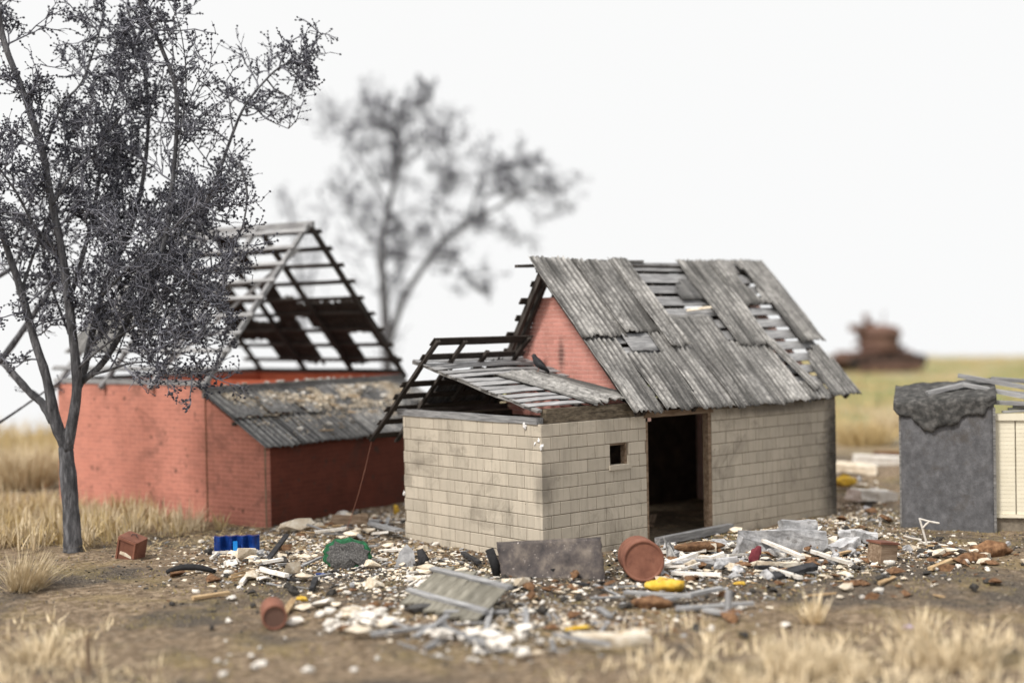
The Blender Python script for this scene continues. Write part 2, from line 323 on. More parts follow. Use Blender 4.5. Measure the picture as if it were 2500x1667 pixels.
# ------------------------------------------------------------------ ground
# the far edge of the land: close on one side, distant on the other
EDGE = [(p.x, p.y) for p in (at(-900, 1075), at(-200, 1064), at(400, 1040), at(900, 985), at(1500, 884), at(1900, 872), at(2900, 866))]
EDGE = [(-60, 20)] + EDGE + [(150, -60), (-60, -60)]
def gz(x, y):
    h = .05 * fbm(x * .35, y * .35, 3.1, 3) + .022 * fbm(x * 2.1, y * 2.1, 5.7, 3)
    inside = (-.25 < x < 7.6 and -.25 < y < 3.8)
    # low bank of rubble before the house front and beyond it
    h += .20 * math.exp(-((x - 4.6) / 2.2) ** 2 - ((y + 1.25) / .7) ** 2)
    h += .06 * math.exp(-((x + .2) / 2.0) ** 2 - ((y + 1.0) / 1.0) ** 2)
    h += .16 * math.exp(-((x + 1.2) / 1.2) ** 2 - ((y - 4.6) / 1.0) ** 2) * .6
    if inside: h = min(h, .02)
    d = math.hypot(x - 60, y - 38)
    return h + .35 * (fbm(x * .05, y * .05, 9, 2)) * min(1, max(0, (x + y - 25) / 30))
def axis(lo, hi, dlo, dhi, fine):
    a = list(np.arange(dlo, dhi, fine)); x, s_ = dhi, fine
    while x < hi: a.append(x); s_ = min(s_ * 1.18, 1.6); x += s_
    a.append(hi); x, s_ = dlo, fine
    while x > lo: s_ *= 1.18; x -= s_; a.insert(0, max(x, lo))
    return a
xs, ys = axis(-40, 150, -9.5, 9, .09), axis(-45, 140, -7.5, 9, .09)
vv = [(x, y, gz(x, y)) for y in ys for x in xs]; nx = len(xs)
def keep(x, y):
    ins = False; n = len(EDGE)
    for i in range(n):
        (x0, y0), (x1, y1) = EDGE[i], EDGE[(i + 1) % n]
        if (y0 > y) != (y1 > y) and x < (x1 - x0) * (y - y0) / (y1 - y0) + x0: ins = not ins
    return ins
kp = [keep(x, y) for x, y, _ in vv]
ff = [(j * nx + i, j * nx + i + 1, (j + 1) * nx + i + 1, (j + 1) * nx + i) for j in range(len(ys) - 1) for i in range(nx - 1)]
ff = [f for f in ff if kp[f[0]] and kp[f[1]] and kp[f[2]] and kp[f[3]]]
ground = obj('ground', mesh('ground', vv, ff, MT['ground'], True)); tag(ground, 'brown and mossy bare ground strewn with rubble', kind='structure')

# ------------------------------------------------------------------ generic pieces
def beam(name, parent, p0, p1, w, h, mat, up=(0, 0, 1), sag=0.0, jit=.004, seg=3, rnd_=None, twist=0.0):
    """a sawn stick from p0 to p1: w across, h high, a little uneven"""
    q = rnd_ or R
    p0, p1 = Vector(p0), Vector(p1); x = p1 - p0; l = x.length; x.normalize()
    up = Vector(up); y = up.cross(x); y = y.normalized() if y.length > 1e-5 else x.orthogonal().normalized()
    M = frame(p0, x, y); v = []; f = []
    for i in range(seg + 1):
        t = i / seg; s_ = -sag * 4 * t * (1 - t); tw = twist * t
        e = q.uniform(-.4, .4) * w if i in (0, seg) else 0
        for (a, b) in ((-.5, -.5), (.5, -.5), (.5, .5), (-.5, .5)):
            yy, zz = a * w + q.uniform(-jit, jit), b * h + q.uniform(-jit, jit)
            v.append((l * t + (e * (a * .5 + .5) * .5), yy * math.cos(tw) - zz * math.sin(tw), yy * math.sin(tw) + zz * math.cos(tw) + s_))
    for i in range(seg):
        for j in range(4):
            a, b = i * 4 + j, i * 4 + (j + 1) % 4; f.append((a, b, b + 4, a + 4))
    f += [(3, 2, 1, 0), tuple(range(seg * 4, seg * 4 + 4))]
    return obj(name, mesh(name, v, f, mat), parent, M)

def sheet(name, parent, O, X, Y, w, l, mat, pitch=.118, amp=.021, seed=0, rag=(.03, .03), mask=None, lift=0.0, bendf=None, flat=False):
    """corrugated sheet: origin at its lower corner, X across, Y up the slope"""
    q = random.Random(seed); sub = 6 if not flat else 2
    nc = max(4, int(round(w / pitch * sub))); nr = max(4, int(l / .12))
    lo = [q.uniform(-1, 1) for _ in range(nc + 1)]; hi = [q.uniform(-1, 1) for _ in range(nc + 1)]
    def sm(a, i): return (a[max(i - 1, 0)] + 2 * a[i] + a[min(i + 1, nc)]) / 4
    v = []
    for j in range(nr + 1):
        t = j / nr
        for i in range(nc + 1):
            x = w * i / nc; y = l * t
            if j == 0: y += rag[0] * sm(lo, i)
            if j == nr: y += rag[1] * sm(hi, i)
            z = amp * max(.25, .8 + .9 * fbm(x * 3.1, y * .7 + seed, seed * 2.2, 2)) * math.cos(2 * math.pi * (x + .035 * fbm(x * 2.2, y * .35, seed * 1.3, 2)) / pitch) if not flat else 0
            z += .010 * fbm(x * 1.5 + seed * 3.1, y * 1.5, seed, 2)
            xx = x + .008 * fbm(y * 1.2, seed * 1.7, x * .3, 2)
            if bendf: z += bendf(x / w, t)
            v.append((xx, y, z))
    f = []
    for j in range(nr):
        for i in range(nc):
            if mask and not mask((i + .5) / nc, (j + .5) / nr): continue
            a = j * (nc + 1) + i; f.append((a, a + 1, a + nc + 2, a + nc + 1))
    M = frame(O, X, Y); z = M.col[2].to_3d(); M.translation = Vector(O) + z * lift
    o = obj(name, mesh(name, v, f, mat, True), parent, M)
    md = o.modifiers.new('thickness', 'SOLIDIFY'); md.thickness = .008; md.offset = 0
    return o

def hull_mesh(name, n, seed, mat, fl=(1, 1, 1)):
    q = random.Random(seed); bm = bmesh.new()
    for _ in range(n):
        d = Vector((q.gauss(0, 1), q.gauss(0, 1), q.gauss(0, 1))).normalized() * q.uniform(.75, 1)
        bm.verts.new((d.x * fl[0] * .5, d.y * fl[1] * .5, d.z * fl[2] * .5))
    r = bmesh.ops.convex_hull(bm, input=bm.verts)
    loose = [v for v in bm.verts if not v.link_faces]
    bmesh.ops.delete(bm, geom=loose, context='VERTS')
    me = bpy.data.meshes.new(name); bm.to_mesh(me); bm.free(); me.materials.append(mat); return me
def pebble_mesh(name, seed, mat, fl=(1, 1, 1), sub=2, rough=.25):
    bm = bmesh.new(); bmesh.ops.create_icosphere(bm, subdivisions=sub, radius=.5)
    for v in bm.verts:
        k = 1 + rough * mn.noise(v.co * 2.3 + Vector((seed * 7.3, seed, 0))) + rough * .5 * mn.noise(v.co * 6 + Vector((seed, 0, seed)))
        v.co = Vector((v.co.x * fl[0], v.co.y * fl[1], v.co.z * fl[2])) * k
    me = bpy.data.meshes.new(name); bm.to_mesh(me); bm.free(); me.materials.append(mat)
    me.polygons.foreach_set('use_smooth', [True] * len(me.polygons)); return me

# block shapes shared by all the blocks: unit length 1 x height 1, 50 mm deep, chamfered face towards -y
def piece_mesh(name, seed, mat, depth=.05, ch=.02, chz=.03, jit=.01):
    q = random.Random(seed); J = lambda a: q.uniform(-a, a)
    v = [(-.5, depth, -.5), (.5, depth, -.5), (.5, depth, .5), (-.5, depth, .5)]
    v += [(-.5 + J(jit) * .4, .006, -.5 + J(jit)), (.5 + J(jit) * .4, .006, -.5 + J(jit)), (.5 + J(jit) * .4, .006, .5 + J(jit)), (-.5 + J(jit) * .4, .006, .5 + J(jit))]
    v += [(-.5 + ch, J(.002), -.5 + chz), (.5 - ch, J(.002), -.5 + chz), (.5 - ch, J(.002), .5 - chz), (-.5 + ch, J(.002), .5 - chz)]
    f = [(0, 1, 5, 4), (1, 2, 6, 5), (2, 3, 7, 6), (3, 0, 4, 7), (4, 5, 9, 8), (5, 6, 10, 9), (6, 7, 11, 10), (7, 4, 8, 11), (8, 9, 10, 11)]
    return mesh(name, v, f, mat)
BLK = [piece_mesh('block', i, MT['block']) for i in range(6)]
BRK = [piece_mesh('brick', i + 20, MT['brick'], .03, .02, .05, .012) for i in range(6)]
def lay(name, meshes, parent, x0, x1, z0, z1, fmt, q):
    """one masonry unit filling x0..x1, z0..z1 of a wall; fmt(x,z) gives place, wall turn about z"""
    me = q.choice(meshes); o = obj(name, me, parent)
    loc, rz = fmt((x0 + x1) / 2, (z0 + z1) / 2)
    o.location = loc; o.rotation_euler = (0, 0, rz); o.scale = (x1 - x0, 1, z1 - z0); return o
def courses(name, meshes, parent, x0, x1, z_top, z_bot, ch, ln, joint, fmt, holes=(), clip=None, seed=1):
    q = random.Random(seed); k = 0; z1 = z_top
    while z1 > z_bot + .01:
        z0 = max(z1 - ch, z_bot); x = x0 - (ln / 2 if k % 2 else 0); lo, hi = x0, x1
        if clip:
            lo, hi = clip((z0 + z1) / 2)
        while x < x1:
            l = ln * q.uniform(.96, 1.04); segs = [(max(x, lo), min(x + l, hi))]
            for (hx0, hx1, hz0, hz1) in holes:
                if min(z1, hz1) - max(z0, hz0) > .04:
                    ns = []
                    for a, b in segs:
                        if hx1 <= a or hx0 >= b: ns.append((a, b))
                        else:
                            if hx0 > a: ns.append((a, hx0))
                            if hx1 < b: ns.append((hx1, b))
                    segs = ns
            for a, b in segs:
                if b - a > .05: lay(name, meshes, parent, a + joint * .28, b - joint * .28, z0 + joint / 2, z1 - joint / 2, fmt, q)
            x += l
        z1 -= ch; k += 1

# ================================================================== the block house
H = empty('block_house', (0, 0, 0), 0, 'beige block house with red gable and broken corrugated roof', 'house')
WT = 2.1
# annex end wall (faces -x)
mb = MB().box((.012, .012, -.3), (.14, 3.5, WT))
w1 = mb.build('end_wall', MT['mortar'], H)
courses('block', BLK, w1, 0.0, 3.5, WT, -.1, .2, .385, .011, lambda x, z: ((0, x, z), -math.pi / 2), seed=3)
# long front wall (faces -y), window and doorway left open
DX0, DX1, DZ = 2.28, 3.87, 2.06
WX0, WX1, WZ0, WZ1 = 1.46, 1.845, 1.36, 1.70
mb = MB()
for a, b in (((.14, .012, -.3), (WX0, .14, WT)), ((WX0, .012, -.3), (WX1, .14, WZ0 - .07)), ((WX0, .012, WZ1), (WX1, .14, WT)),
             ((WX1, .012, -.3), (DX0, .14, WT)), ((DX1, .012, -.3), (7.33, .14, WT + .1))):
    mb.box(a, b)
w2 = mb.build('front_wall', MT['mortar'], H)
fr = lambda x, z: ((x, 0, z), 0)
courses('block', BLK, w2, 0.0, DX0, WT, -.1, .2, .385, .011, fr, [(WX0, WX1, WZ0 - .08, WZ1)], seed=5)
courses('block', BLK, w2, DX1, 7.33, WT + .02, -.1, .2, .385, .011, fr, seed=6)
tag(MB().box((WX0 - .03, -.03, WZ0 - .075), (WX1 + .06, .13, WZ0)).build('window_sill', MT['block'], H))
MB().box((WX1 - .035, .02, WZ0), (WX1, .12, WZ1)).box((WX0, .03, WZ1 - .03), (WX1 - .035, .1, WZ1)).build('window_frame', MT['wood_b'], H)
for a, b in (((DX0, .02, -.05), (DX0 + .06, .14, DZ)), ((DX1 - .07, .015, -.05), (DX1, .14, DZ))):
    MB().box(a, b).build('door_jamb', MT['wood_b'], H)
MB().box((DX0 - .05, .0, DZ), (DX1 + .05, .13, DZ + .10)).build('door_lintel', MT['wood_b'], H)
beam('door_threshold', H, (DX0 + .1, -.12, .07), (DX1 + .35, -.1, .1), .12, .12, MT['wood_l'])
# hidden sides and partition, so that the house is closed
MB().box((.14, 3.36, -.3), (2.29, 3.5, WT)).build('back_wall', MT['mortar'], H)
MB().box((2.43, 3.36, -.3), (7.19, 3.5, WT)).build('back_wall', MT['mortar'], H)
MB().prism([(0.141, -.3), (3.5, -.3), (3.5, WT), (2.05, 4.2), (.141, WT)], 0, 7.19, 7.329).build('end_wall', MT['brickmortar'], H)
MB().box((.15, .15, -.2), (7.18, 3.35, .012)).build('floor', MT['dirt'], H)
# beams on the annex walls
beam('wall_plate', H, (.05, 3.62, WT + .05), (.05, .06, WT + .045), .14, .10, MT['wood_l'], jit=.006, seg=8)
beam('wall_plate', H, (.05, 3.44, WT + .05), (2.25, 3.44, WT + .05), .12, .10, MT['wood_d'])
bm_ = MB().box((.125, .004, WT + .004), (2.27, .16, WT + .11)).box((.135, .02, WT + .114), (2.27, .15, WT + .22)); bm_.build('concrete_beam', MT['concrete'], H)
# red gable
GX = 2.28
GZT = 4.06
def back_z(y): return 4.66 - (y - 2.2) / .65
def front_z(y): return 2.17 + (y + .2) * 2.51 / 2.4
def gclip(z): return max(0.02, (z + .2 - 2.17) * 2.4 / 2.51 - .2 + .06), min(3.48, 2.2 + (4.66 - z) * .65 - .09)
gp = [(.02, WT - .1), (3.35, WT - .1), (3.35, 2.3)] + [(gclip(GZT)[1], GZT), (gclip(GZT)[0], GZT), (.02, 2.22)]
gable = MB().prism(gp, 0, GX + .005, GX + .14).build('gable_wall', MT['brickmortar'], H)
MB().box((GX + .02, .15, -.3), (GX + .13, 3.36, WT - .1)).build('partition_wall', MT['room_shade'], H)  # near-black colour stands for the shade inside the annex
MB().box((.145, 3.30, .0), (2.28, 3.355, WT - .02)).build('shade_lining', MT['room_shade'], H)  # lining added to darken the rooms behind window and doorway
MB().box((2.44, 3.30, .0), (7.18, 3.355, WT - .02)).build('shade_lining', MT['room_shade'], H)
courses('brick', BRK, gable, 0.02, 3.4, GZT, 2.0, .0735, .24, .008, lambda x, z: ((GX, x, z), -math.pi / 2), clip=gclip, seed=9)

# ---- main roof
SL = Vector((0, 2.4, 2.51)).normalized(); SN = Vector((1, 0, 0)).cross(SL); SO = Vector((0, -.2, 2.17)); SLEN = math.hypot(2.4, 2.51)
QF = SLEN / 2.4                                    # plan depth to length up the slope
def rp(u, s, h=0): return SO + Vector((u, 0, 0)) + SL * s + SN * h
BL_ = Vector((0, -1.6 * .65, 1.6)).normalized(); BN = Vector((-1, 0, 0)).cross(BL_)
BO = Vector((0, 2.2 + 2.46 * .65, 2.2)); BLEN = math.hypot(2.46, 2.46 * .65)
def bp(u, s, h=0): return BO + Vector((u, 0, 0)) + BL_ * s + BN * h
roof = beam('roof_ridge', H, (1.95, 2.21, 4.55), (7.75, 2.21, 4.55), .06, .12, MT['wood_d'])
for u in (2.04, 2.2, 3.4, 4.5, 5.6, 6.7, 7.6):
    beam('rafter', roof, rp(u, .08, -.12), rp(u, SLEN - .06, -.12), .07, .11, MT['wood_d'], up=SN)
    beam('rafter', roof, bp(u, .02, -.12), bp(u, BLEN - .08, -.12), .07, .11, MT['wood_d'], up=BN)
for i in range(12):
    s = .17 + i * (SLEN - .23) / 11
    beam('batten', roof, rp(1.92 + R.uniform(-.04, .05), s, -.045), rp(7.8 + R.uniform(-.06, .06), s + R.uniform(-.01, .01), -.045), .195 + R.uniform(-.02, .03) if i else .14, .022, MT['wood_l' if i else 'wood_d'], up=SN, seg=6)
for i in range(9):
    s = .10 + i * (BLEN - .16) / 8
    beam('batten', roof, bp(1.93 + R.uniform(-.06, .05), s, -.045), bp(7.75, s, -.045), .11, .03, MT['wood_d'], up=BN, seg=6)
beam('ridge_board', roof, (1.62, 2.36, 4.60), (2.5, 2.30, 4.62), .10, .05, MT['wood_d'])
beam('ridge_board', roof, (3.95, 2.28, 4.70), (4.6, 2.26, 4.71), .10, .05, MT['wood'])
# front sheets: (u0, u1, s0, s1, layer)
def SV(y): return (y + .2) / 2.4 * SLEN
q_ = SLEN / 2.4
FS = [(1.77, 2.53, 0, 1.12, 0, .0), (2.50, 3.42, 0, .86, 1, .0), (3.36, 4.27, -.02, 1.36 - .02, 0, .0), (4.22, 5.25, -.04, 1.42, 1, 0), (5.20, 6.27, -.03, 1.0, 0, 0), (6.22, 6.98, -.02, .28, 0, 0),
      (1.73, 2.80, 1.13, 2.47, 2, .0), (2.74, 3.66, 1.18, 2.41, 3, .0), (3.62, 4.10, .93, 2.44, 4, 0), (5.42, 6.38, .91, 2.52, 3, 0), (6.32, 7.55, 1.62, 2.50, 4, 0), (7.20, 7.96, .92, 2.53, 5, 0)]
for k, (u0, u1, s0, s1, ly, tw) in enumerate(FS):
    sk = (lambda k=k: None)
    mask = None
    if k == 10: mask = lambda x, t: not (x > .48 + .05 * math.sin(t * 9) and x < .48 + .25 * (1 - abs(t - .55) * 1.6) and t < .9)
    if k == 2: mask = lambda x, t: not (x < .10 and t > .2 and t < .62)
    if k == 0: mask = lambda x, t: True
    s0, s1 = s0 * QF, min(s1 * QF, 3.53)
    sheet('roof_sheet', roof, rp(u0, s0), (1, 0, 0), SL, u1 - u0, s1 - s0, MT['tin'], seed=k + 1, lift=.016 + ly * .014, rag=(.05, .04), mask=mask, bendf=lambda x, t, k=k: .02 * fbm(x * 2, t * 3, k * 5.3, 2) + (.03 * (1 - t) ** 3 * math.sin(x * 5 + k)))
# torn round piece at the lower corner, a loose narrow strip and small patches
sheet('roof_sheet', roof, rp(6.93, 0), (1, 0, 0), SL, .86, 1.25, MT['tin'], seed=31, lift=.05,
      mask=lambda x, t: (t < .55 + .45 * math.sin(min(1, max(0, x)) * 1.7 + .2)) and x > .22 * t - .05 and not (t > .86 and x < .55) and not (x > .9 and t > .7))
d_ = (rp(6.62, .1) - rp(6.32, 1.3)); sheet('roof_sheet', roof, rp(6.46, .12), (SN.cross(d_)) * 1.0 if (SN.cross(d_)).x > 0 else -(SN.cross(d_)), -d_, .27, 1.28, MT['tin'], seed=32, lift=.085, rag=(.04, .02))
sheet('roof_patch', roof, rp(2.72, 1.3), (1, 0, 0), SL, .66, .42, MT['wood_l'], seed=33, lift=.012, flat=True)
sheet('roof_patch', roof, rp(4.15, 1.92), (1, 0, 0), SL, 1.15, .22, MT['wood'], seed=34, lift=.012, flat=True)
sheet('roof_patch', roof, rp(4.86, 2.5), (1, 0, 0), SL, .70, .55, MT['tin_d'], seed=35, lift=.025, flat=True, mask=lambda x, t: t < .35 + 1.4 * x and t < 1.6 - .6 * x)
beam('loose_slat', roof, rp(4.75, 2.22, .03), rp(5.42, 2.27, .06), .05, .02, MT['cream'], up=SN)
# back slope sheets, with gaps that let the light through
for k, (u0, u1) in enumerate([(2.62, 3.6), (3.55, 4.5), (4.46, 5.4), (5.36, 6.3), (6.9, 7.7)]):
    sheet('roof_sheet', roof, bp(u1, .0), (-1, 0, 0), BL_, u1 - u0, BLEN - .02 - (.3 if k == 3 else 0), MT['tin'], seed=50 + k, lift=.02 + .012 * (k % 2))

# ---- annex roof frames
A1, A2 = Vector((-.1, .015, 2.315)), Vector((-.1, 2.997, 3.0))
NS = (A2 - A1); NLEN = NS.length; NS.normalize(); NN = Vector((1, 0, 0)).cross(NS)
def npz(u, s, h=0): return A1 + Vector((u + .1, 0, 0)) + NS * s + NN * h
aroof = beam('near_slope_rafter', H, npz(-.06, -.06, 0), npz(-.06, NLEN + .06, -.0), .10, .05, MT['wood'], up=NN, jit=.012, seg=10)
beam('rafter', aroof, npz(1.05, .05, -.05), npz(1.05, NLEN - .1, -.05), .06, .05, MT['wood_d'], up=NN)
beam('rafter', aroof, npz(2.16, .05, -.05), npz(2.16, NLEN - .1, -.05), .06, .05, MT['wood_d'], up=NN)
nb = 12
for i in range(nb):
    s = .17 + i * (NLEN - .21) / (nb - 1); e = [1.25, 1.5, 1.6, 1.75, 1.85, 1.95, 2.1, 2.2, 2.2, 2.22, 2.24, 2.2][i] + R.uniform(-.04, .03)
    beam('batten', aroof, npz(-.14 + R.uniform(-.03, .03), s + R.uniform(-.02, .02), .035), npz(e, s + R.uniform(-.03, .02), .035), .175 + R.uniform(-.025, .02), .016, MT['wood_l'], up=NN, sag=R.uniform(-.03, .01), seg=7, jit=.006)
# sheet on the near slope: a parallelogram lying askew
o_ = npz(.98, .12); tl = npz(1.02, 1.78); br = npz(2.24, .36)
sheet('roof_sheet', aroof, npz(1.04, -.10), (br - npz(1.0, .10)), (tl - npz(1.0, .10)), 1.22, 1.98, MT['tin'], seed=61, lift=.062, rag=(.12, .05), pitch=.12,
      bendf=lambda x, t: .05 * max(0, .25 - t) * 4 * (x - .3) + .02 * math.sin(x * 4))
B1, B2 = Vector((-.15, 4.271, 1.635)), Vector((-.15, 2.331, 3.365))
FSV = (B2 - B1); FL = FSV.length; FSV.normalize(); FN = FSV.cross(Vector((1, 0, 0)))
def fp(u, s, h=0): return B1 + Vector((u + .15, 0, 0)) + FSV * s + FN * h
for k, (u, s0, s1) in enumerate(((-.12, 0, FL), (.46, -.08, FL - .02), (1.12, 1.0, FL - .3), (1.86, .95, FL))):
    beam('rafter', aroof, fp(u, s0, 0), fp(u, s1, 0), .085, .05, MT['wood_d'], up=FN, jit=.008, seg=6)
for i, s in enumerate((.08, .46, .82, 1.14, 1.46, 2.15, 2.53)):
    e = (.45, 2.2, 2.2, 2.2, 2.2, 2.07, 1.99)[i]
    beam('batten', aroof, fp(-.20 + R.uniform(-.03, .03), s, .04), fp(e + R.uniform(-.03, .03), s + R.uniform(-.02, .02), .04), .13 + (.04 if i == 6 else 0), .02, MT['wood_d'], up=FN, seg=4)
for k, (u0, u1, s0, s1) in enumerate(((.62, 1.5, .35, 1.7), (1.45, 2.2, .3, 1.95))):
    sheet('roof_sheet', aroof, fp(u1, s0, .0), (-1, 0, 0), FSV, u1 - u0, s1 - s0, MT['tin_d'], seed=140 + k, lift=-.09 if FN.z < 0 else .09, rag=(.08, .1))
# dark boards leaning inside the annex
for i in range(4):
    beam('fallen_board', H, (.5 + i * .35, 3.2, 1.5), (.9 + i * .3, 1.0 + .3 * i, 2.02 - .12 * i), .12, .03, MT['wood_b'])
for i in range(9):
    x = R.uniform(2.4, 3.9); y = R.uniform(.2, 2.2)
    beam('fallen_board', H, (x, y, .03 + .02 * i), (x + R.uniform(-.8, .8), y + R.uniform(-.6, .6), .06 + R.uniform(0, .2)), .1, .03, MT['wood_b'])
beam('fallen_board', H, (3.0, .9, 0), (3.5, 1.9, 2.0), .09, .03, MT['wood_b'])

# ================================================================== the red building behind
RA = math.atan2(.237, .971)
RP = at(651, 1288)
B = empty('red_building', RP, RA, 'red building with bare roof lattice and rubble covered lean-to', 'house')
RW, RD0, RD1, ZE, ZS, ZT = 5.75, 1.54, 5.95, 1.46, 2.33, 2.56
MB().prism([(0, -.4), (RD0, -.4), (RD0, ZS), (0, ZE)], 0, 0, .12).build('lean_to_end_wall', MT['redwall'], B)
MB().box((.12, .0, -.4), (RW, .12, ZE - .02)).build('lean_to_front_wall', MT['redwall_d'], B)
MB().prism([(0.12, -.4), (RD0, -.4), (RD0, ZS), (0.12, ZE)], 0, RW - .12, RW).build('lean_to_end_wall', MT['redwall'], B)
MB().box((0, RD0 + .012, -.4), (.12, RD1, ZT)).build('side_wall', MT['redwall'], B)
MB().box((.12, RD0 + .02, -.4), (RW - .12, RD0 + .14, ZS + .02)).build('inner_wall', MT['redin'], B)
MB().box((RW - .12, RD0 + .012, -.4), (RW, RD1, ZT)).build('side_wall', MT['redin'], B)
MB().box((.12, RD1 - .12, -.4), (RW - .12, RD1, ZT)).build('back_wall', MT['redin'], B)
MB().box((2.0, RD0 + .14, -.3), (2.12, RD1 - .12, ZT)).build('partition_wall', MT['redin'], B)
beam('corner_strip', B, (-.006, RD0, .0), (-.006, RD0, ZT), .02, .02, MT['rust'], seg=2)
beam('corner_strip', B, (.0, .0, .0), (.0, .0, ZE), .022, .022, MT['wood_b'], seg=2)
beam('fascia_board', B, (-.06, RD0 - .0, ZS + .10), (RW + .06, RD0 - .0, ZS + .10), .05, .21, MT['wood'], seg=6)
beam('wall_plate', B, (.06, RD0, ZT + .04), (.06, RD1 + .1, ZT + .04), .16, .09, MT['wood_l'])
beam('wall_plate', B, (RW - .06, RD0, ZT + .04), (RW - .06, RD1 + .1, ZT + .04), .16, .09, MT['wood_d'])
beam('wall_plate', B, (.1, RD1, ZT + .05), (RW - .1, RD1, ZT + .05), .14, .09, MT['wood_d'])
# lean-to roof sheets, two rows
LS = Vector((0, RD0, ZS - ZE + .02)); LLEN = LS.length; LS.normalize(); LO = Vector((-.04, -.05, ZE + .0))
LN = Vector((1, 0, 0)).cross(LS)
lroof = beam('lean_to_purlin', B, LO + LS * .9 - LN * .06, LO + LS * .9 - LN * .06 + Vector((RW, 0, 0)), .08, .06, MT['wood_d'])
x = -.06
for k in range(6):
    w_ = 1.02
    sheet('roof_sheet', lroof, LO + Vector((x, 0, 0)) - LS * .05, (1, 0, 0), LS, w_, 1.0, MT['tin_d'], seed=80 + k, lift=.02 + .014 * (k % 2), rag=(.04, .03), pitch=.15, amp=.024)
    sheet('roof_sheet', lroof, LO + Vector((x - .03, 0, 0)) + LS * R.uniform(.80, .9), (1, 0, 0), LS, w_, .93, MT['tin_d'], seed=90 + k, lift=.06 + .014 * (k % 2), rag=(.05, .03), pitch=.15, amp=.024,
          bendf=lambda x_, t, k=k: .05 * math.sin(x_ * 3.1 + k) * (1 - t))
    x += .97
# roof lattice
APX = Vector((RW / 2, RD0, 5.72))
rl = beam('lattice_ridge', B, (RW / 2, RD0 - .12, 5.70), (RW / 2, RD1 + .2, 5.70), .10, .12, MT['wood_l'])
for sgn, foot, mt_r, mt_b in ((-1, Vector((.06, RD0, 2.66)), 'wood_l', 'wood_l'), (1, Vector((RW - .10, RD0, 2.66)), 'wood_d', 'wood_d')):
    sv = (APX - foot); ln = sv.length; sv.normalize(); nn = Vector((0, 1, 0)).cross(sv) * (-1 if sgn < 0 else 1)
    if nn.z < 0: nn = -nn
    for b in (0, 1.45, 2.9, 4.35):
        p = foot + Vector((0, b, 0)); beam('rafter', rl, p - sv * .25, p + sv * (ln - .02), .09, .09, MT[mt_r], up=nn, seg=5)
    for i in range(9):
        s = .22 + i * (ln - .3) / 8.4
        p = foot + sv * s + nn * .06; y0 = -.16 + R.uniform(-.05, .05)
        beam('batten', rl, p + Vector((0, y0, 0)), p + Vector((0, 4.75, 0)), .09, .035, MT[mt_b], up=nn, seg=5, sag=R.uniform(-.02, .03))
    if sgn > 0:        # remaining dark boards and sheets of the far slope
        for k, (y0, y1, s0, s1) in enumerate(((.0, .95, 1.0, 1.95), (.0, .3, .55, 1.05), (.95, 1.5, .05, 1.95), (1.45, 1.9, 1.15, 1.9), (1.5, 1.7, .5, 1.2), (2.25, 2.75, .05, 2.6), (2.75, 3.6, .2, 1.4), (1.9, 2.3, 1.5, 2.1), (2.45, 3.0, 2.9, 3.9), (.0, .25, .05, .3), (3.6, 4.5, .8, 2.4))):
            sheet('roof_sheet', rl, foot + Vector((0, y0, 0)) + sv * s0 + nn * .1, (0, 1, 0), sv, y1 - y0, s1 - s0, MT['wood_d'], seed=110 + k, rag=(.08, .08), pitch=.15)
    else:
        for k, (y0, y1, s0, s1) in enumerate(((3.2, 4.6, .6, 2.0),)):
            sheet('roof_sheet', rl, foot + Vector((0, y1, 0)) + sv * s0 + nn * .1, (0, -1, 0), sv, y1 - y0, s1 - s0, MT['tin_d'], seed=120 + k, rag=(.08, .08), pitch=.15)
beam('brace', rl, Vector((RW / 2 - .2, RD0 + .1, 5.2)), Vector((1.2, RD0 + 2.6, 2.8)), .08, .06, MT['wood_l'])

# ================================================================== the sheds at the other side
ga = at(2203, 1290, .02)
gx = CR * .955 - CD * .296; gx.z = 0; gx.normalize(); GWD = 1.50; gb = ga + gx * GWD; grz = math.atan2(gx.y, gx.x)
K = empty('tar_paper_shed', (ga.x, ga.y, 0), grz, 'grey tar paper shed with torn felt hanging off its roof', 'shed')
hl, hr = 2.10, 2.18
GD = 1.1
# felt-covered front, slightly buckled
nxg, nzg = 16, 20; v = []
for j in range(nzg + 1):
    for i in range(nxg + 1):
        a, t = i / nxg, j / nzg; hh = hl + (hr - hl) * a
        v.append((a * GWD, .012 * fbm(a * 3, t * 3, 2, 3) + .014 * math.cos(a * 9 + t * 2), -.15 + (hh + .15) * t))
f = [(j * (nxg + 1) + i, j * (nxg + 1) + i + 1, (j + 1) * (nxg + 1) + i + 1, (j + 1) * (nxg + 1) + i) for j in range(nzg) for i in range(nxg)]
o = obj('felt_front', mesh('felt_front', v, f, MT['felt'], True), K); md = o.modifiers.new('t', 'SOLIDIFY'); md.thickness = .03; md.offset = 0
MB().box((0, .04, -.15), (GWD, GD, 1.98)).build('shed_body', MT['felt'], K)
MB().box((-.035, .02, -.15), (-.003, .09, 2.0)).build('corner_post', MT['wood'], K)
MB().box((GWD - .02, -.035, -.15), (GWD + .02, .02, 2.08)).build('corner_post', MT['wood'], K)
